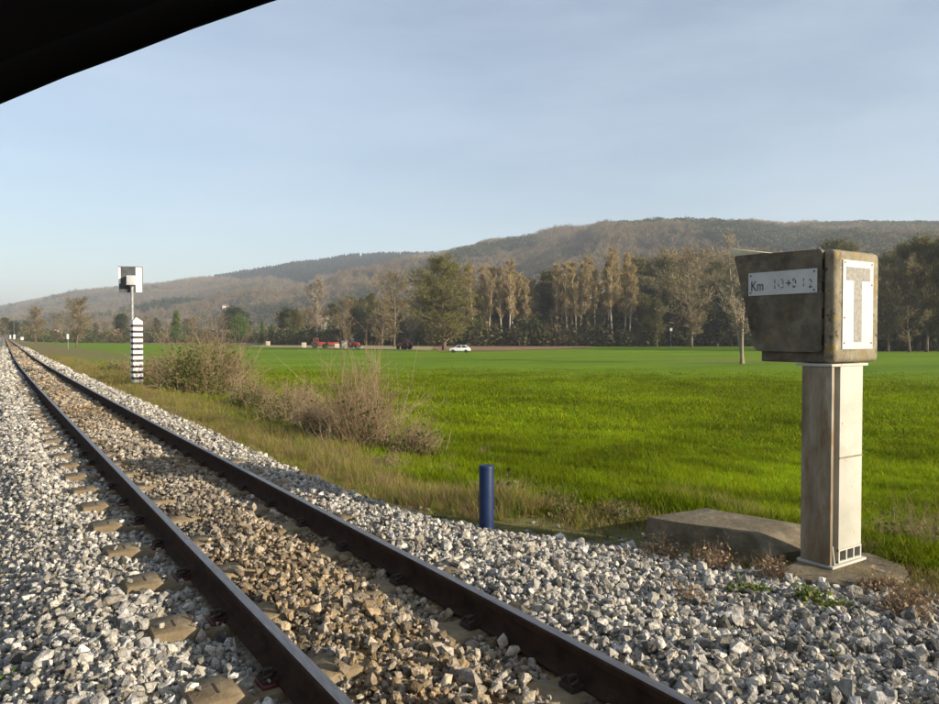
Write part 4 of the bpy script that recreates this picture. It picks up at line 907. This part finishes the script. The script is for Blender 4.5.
# ------------------------------------------------------------------ bramble thickets and weeds
LE['stem'] = leafy('bramble_stems', [(.25, (.13, .085, .05)), (.5, (.24, .165, .10)), (.75, (.38, .28, .18))], 1.2, transl=.1)
LE['mix'] = leafy('bramble_leaves', [(.25, (.05, .07, .014)), (.5, (.10, .115, .026)), (.75, (.17, .14, .05))], 1.0)
def thicket(seed, w, d, h, nst, nleaf, lf=.035, spiky=.35, stw=.006):
    """many arching canes with side twigs in an elongated mound, leaves low down"""
    r = np.random.RandomState(seed); sv = []; sf = []; nb_ = 0
    def ribbon(P, W):
        nonlocal nb_
        P = np.array(P); t = np.gradient(P, axis=0); s_ = np.cross(t, r.normal(0, 1, 3)); s_ /= np.linalg.norm(s_, axis=1)[:, None] + 1e-9; u_ = np.cross(t, s_); u_ /= np.linalg.norm(u_, axis=1)[:, None] + 1e-9
        W = np.linspace(W, W * .35, len(P))[:, None]
        for ang in (0,):
            A = P + s_ * W; B = P - s_ * W * .5 + u_ * W * .87; C = P - s_ * W * .5 - u_ * W * .87
            m_ = len(P); sv.append(np.concatenate([A, B, C]))
            for i in range(m_ - 1):
                for a, b in ((0, m_), (m_, 2 * m_), (2 * m_, 0)): sf.append((nb_ + a + i, nb_ + a + i + 1, nb_ + b + i + 1, nb_ + b + i))
            nb_ += 3 * m_
    for k in range(nst):
        bx, by = r.uniform(-1, 1) * w / 2, r.normal(0, .33) * d / 2
        fall = max(.25, 1 - (abs(bx) / (w / 2)) ** 2.2 * .6)
        L = h * fall * r.uniform(.55, 1.1) * (1.25 if r.rand() < spiky * .4 else 1); az = r.uniform(0, 6.28); lean = abs(r.normal(0, .45))
        dv = np.array([math.cos(az) * lean, math.sin(az) * lean, 1.]); dv /= np.linalg.norm(dv); p = np.array([bx, by, -.05]); P = [p]
        arch = r.uniform(-.03, .22) if r.rand() > spiky else -.02
        for i in range(5):
            dv = dv + np.array([math.cos(az) * arch, math.sin(az) * arch, -arch]) + r.normal(0, .07, 3); dv /= np.linalg.norm(dv); p = p + dv * L / 5; P.append(p)
        ribbon(P, stw * r.uniform(.6, 1.4))
        for q_ in range(5):
            i = r.randint(1, 5); a = P[i] + (P[i + 1] - P[i]) * r.rand(); d2 = dv * .7 + r.normal(0, .55, 3) + [0, 0, .25]; d2 /= np.linalg.norm(d2); L2 = L * r.uniform(.12, .35)
            ribbon([a, a + d2 * L2 * .5 + r.normal(0, .02, 3), a + d2 * L2 + r.normal(0, .04, 3)], stw * .5)
    stems = arr_mesh('stems', np.concatenate(sv), np.array(sf), LE['stem'])
    p = np.stack([r.uniform(-1, 1, nleaf) * w * .5, r.normal(0, .3, nleaf) * d * .5, np.abs(r.normal(0, .28, nleaf)) * h], -1)
    a = r.normal(0, 1, (nleaf, 3)); a /= np.linalg.norm(a, axis=1)[:, None]; b = np.cross(a, r.normal(0, 1, a.shape)); b /= np.linalg.norm(b, axis=1)[:, None]; s_ = lf * r.uniform(.5, 1.4, (nleaf, 1))
    V_ = np.stack([p - a * s_, p - b * s_ * .65, p + a * s_, p + b * s_ * .65], 1).reshape(-1, 3)
    return stems, arr_mesh('leaves', V_, np.arange(nleaf * 4).reshape(-1, 4), LE['mix'])
def bush(u, v, z, D=None, w=2., d=1.2, h=1.3, nst=420, nleaf=900, seed=1, label='', ang=None, name='bramble_bush', cat='bush', **k):
    p = G(u, v, z=z); zb = float(gz(p.x, p.y)); st_, lv = thicket(seed, w, d, h, nst, nleaf, **k)
    o = tag(empty(name, (p.x, p.y, zb), ang if ang is not None else R(62)), label, cat); link('stems', st_, o); link('leaves', lv, o); return o
bush(208, 391, -.75, w=6.5, d=3.0, h=2.6, nst=700, nleaf=20000, seed=51, lf=.05, stw=.009, label='dark green and brown bramble thicket right of the striped post', spiky=.2)
bush(160, 380, -.75, w=4.0, d=2.0, h=1.4, nst=420, nleaf=3500, seed=52, lf=.05, stw=.009, label='low leafy bramble clump just behind the striped post')
bush(295, 416, -.75, w=4.4, d=1.7, h=1.1, nst=460, nleaf=3800, seed=53, stw=.006, label='low brown bramble tangle between the dark thicket and the tall bare bush', spiky=.3)
bush(252, 404, -.75, w=3.0, d=1.6, h=1.0, nst=300, nleaf=3600, seed=46, lf=.04, stw=.007, label='brown and olive scrub filling the gap right of the dark thicket', spiky=.3)
bush(118, 372, -.7, w=3.5, d=2.2, h=.8, nst=380, nleaf=2500, seed=47, lf=.05, stw=.009, label='low tan scrub left of the striped post')
bush(385, 470, -.6, w=1.5, d=.7, h=.3, nst=240, nleaf=500, seed=48, lf=.02, stw=.003, label='low tan dead scrub in front of the tall bare bush', spiky=.2)
bush(560, 520, -.42, w=.9, d=.5, h=.2, nst=200, nleaf=500, seed=49, lf=.016, stw=.002, label='low tan scrub between the blue pipe and the concrete block', spiky=.2)
bush(362, 446, -.75, w=2.3, d=1.6, h=1.8, nst=420, nleaf=1500, seed=54, stw=.0055, label='tall pinkish-brown bare bush in the middle of the verge', spiky=.7)
bush(318, 432, -.7, w=1.8, d=1.1, h=.9, nst=380, nleaf=900, seed=55, stw=.005, label='low dark bramble at the left foot of the tall bare bush')
bush(416, 455, -.8, w=1.3, d=1.0, h=.75, nst=240, nleaf=700, seed=56, stw=.0045, label='small dry shrub at the right foot of the tall bare bush')
bush(505, 492, -.5, w=1.1, d=.8, h=.42, nst=260, nleaf=500, seed=57, stw=.003, label='low dry reddish-brown bramble behind the blue pipe', spiky=.1)
bush(622, 532, -.42, w=.5, d=.4, h=.22, nst=110, nleaf=260, seed=58, stw=.002, lf=.018, label='small dry weed patch left of the concrete block', spiky=.1)
bush(925, 560, -.45, w=.9, d=.7, h=.45, nst=170, nleaf=300, seed=59, stw=.0022, lf=.022, label='dry stalky bramble right of the telephone post', spiky=.5)
o = bush(925, 560, -.45, w=3.2, d=1.8, h=1.6, nst=800, nleaf=14000, seed=60, stw=.007, lf=.045, label='bramble thicket added out of view to shade the stones at lower right', spiky=.3)
o.location = (5.6, -2.05, -.4); o.rotation_euler = (0, 0, R(29))  # unseen thicket, placed and turned to shade the near ballast
LE['weed'] = leafy('weed_leaves', [(.25, (.06, .10, .015)), (.5, (.10, .15, .02)), (.75, (.17, .19, .04))], 4)
def weed(u, v, z, label, h=.12, w=.16, seed=1, nl=160, dry=False, nst=26):
    st_, lv = thicket(seed, w * 1.25, w * 1.25, h * 1.45, int(nst * 1.6), int(nl * 1.8), lf=.014, stw=.0016, spiky=.5)
    lv.materials.clear(); lv.materials.append(LE['weed'] if not dry else LE['stem'])
    p = G(u, v, z=z); o = tag(empty('weed', (p.x, p.y, p.z), seed), label, 'weed', 'weeds growing in the ballast'); link('stems', st_, o); link('leaves', lv, o)
weed(815, 608, -.21, 'green weed tuft in the stones below the telephone post', .11, .26, 61, 420)
weed(748, 596, -.21, 'small green weed left of the tuft below the telephone post', .08, .18, 62, 200)
weed(905, 612, -.21, 'dry brownish weed at the right edge of the ballast', .13, .30, 63, 300, True, 60)
weed(690, 606, -.20, 'brown seedy weed in the stones below the concrete block', .11, .22, 64, 130, True, 40)
weed(660, 556, -.28, 'dry stalky weed at the left end of the concrete block', .14, .26, 65, 120, True, 44)
weed(716, 565, -.26, 'dry stalky weed against the concrete block face', .15, .24, 66, 120, True, 44)
weed(772, 572, -.21, 'thin dry weed between the block and the telephone post', .12, .18, 67, 80, True, 34)
weed(18, 694, -.30, 'green weed clump in the bottom left corner', .07, .22, 68, 420)
weed(570, 640, -.18, 'tiny green weed sprouting beside the near rail', .06, .07, 69, 50)
weed(438, 524, -.29, 'low grassy weed left of the blue pipe', .07, .30, 70, 260)
weed(836, 664, -.18, 'tiny green weed in the stones near the bottom right', .06, .07, 71, 50)
weed(878, 588, -.215, 'low dry weed at the front of the concrete footing', .09, .22, 72, 130, True, 36)

# ------------------------------------------------------------------ car window frame round the camera
m_trim = plain('trim_black', (.0012, .0012, .0015), rough=1, spec=.03); m_seal = plain('rubber_black', (.0008, .0008, .001), rough=1, spec=.03)
edge = [(-260, 212), (-120, 150), (0, 100), (60, 75), (120, 53), (190, 26), (265, 0), (340, -24), (430, -50), (560, -80), (720, -108)]
DW = .55
E0 = [G(u, v, D=DW) for u, v in edge]; c0 = E0[4].copy()
def strip(rows, name, m, par):
    n = len(edge); vs = [tuple(p - c0) for row in rows for p in row]; fs = []
    for a in range(len(rows)):
        b = (a + 1) % len(rows)
        for i in range(n - 1): fs.append((a * n + i, a * n + i + 1, b * n + i + 1, b * n + i))
    return MB().add(vs, fs).build(name, m, par, smooth_=True)
nrm = []
for i in range(len(E0)):
    t = (E0[min(i + 1, len(E0) - 1)] - E0[max(i - 1, 0)]).normalized(); nrm.append((FW.cross(t) * -1).normalized())
off = lambda a, b: [p + n_ * (a if n_.z > 0 else -a) + FW * b for p, n_ in zip(E0, nrm)]
vh = tag(empty('vehicle', (-.97, -.5, -.55)), 'dark vehicle whose black window frame edge crosses the top left corner', 'vehicle')
VO = Vector((-.97, -.5, -.55))
m_vbody = plain('vehicle_dark_paint', (.012, .013, .016), rough=.35); m_vglass = plain('vehicle_glass', (.01, .012, .013), rough=.1)
vprof = [(-2.9, -.15), (1.85, -.15), (1.98, .35), (1.85, .72), (1.15, .90), (.50, 1.60), (-2.3, 1.68), (-2.75, 1.0), (-2.95, .6)]
MB().prism(vprof, 'x', -1.85, -.10).build('body', m_vbody, vh, VO, bevel=.06, seg=3)  # unseen body behind the frame edge, added to block sky light from the left
for x0, x1 in ((-.1005, -.094), (-1.856, -1.8495)):
    MB().prism([(.95, .95), (.42, 1.50), (-.45, 1.54), (-.45, .92)], 'x', x0, x1).build('side_window', m_vglass, vh, VO)
    MB().prism([(-.55, .92), (-.55, 1.54), (-2.1, 1.56), (-2.4, 1.0)], 'x', x0, x1).build('side_window', m_vglass, vh, VO)
for x in (-.24, -1.71):
    for y in (1.15, -2.05):
        w_ = MB().lathe([(.18, -.1), (.30, -.1), (.32, -.07), (.32, .07), (.30, .1), (.18, .1)], sides=24).build('wheel', m_tyre, vh, loc=Vector((x, y, -.22)) - VO); w_.rotation_euler = (0, R(90), 0)
        MB().lathe([(.19, -.09), (.19, .09)], sides=20).build('rim', m_galv, w_)
wf = empty('window_frame', c0 - VO); wf.parent = vh
strip([off(.0, .0), off(.0015, .008), (off(.011, .012)), off(.014, .006), off(.014, -.02), off(.006, -.02), off(.001, -.008)], 'seal', m_seal, wf)
strip([off(.0155, .010), off(.020, .016), off(.09, .02), off(.32, -.10), off(.31, -.15), off(.08, -.04), off(.0155, -.02)], 'frame_panel', m_trim, wf)

# ------------------------------------------------------------------ haze
hm = bpy.data.materials.new('haze_air'); hm.use_nodes = True; hn = hm.node_tree.nodes; hl = hm.node_tree.links
hn.remove(hn['Principled BSDF']); pv = hn.new('ShaderNodeVolumePrincipled'); pv.inputs['Color'].default_value = (.80, .86, .95, 1); pv.inputs['Density'].default_value = .00023; pv.inputs['Anisotropy'].default_value = .2
hl.new(pv.outputs[0], hn['Material Output'].inputs['Volume'])
hz_o = MB().box(-9500, 9500, -9500, 9500, -60, HILL_TOP + 28).build('haze', hm); tag(hz_o, 'thin pale evening haze filling the valley', kind='stuff')
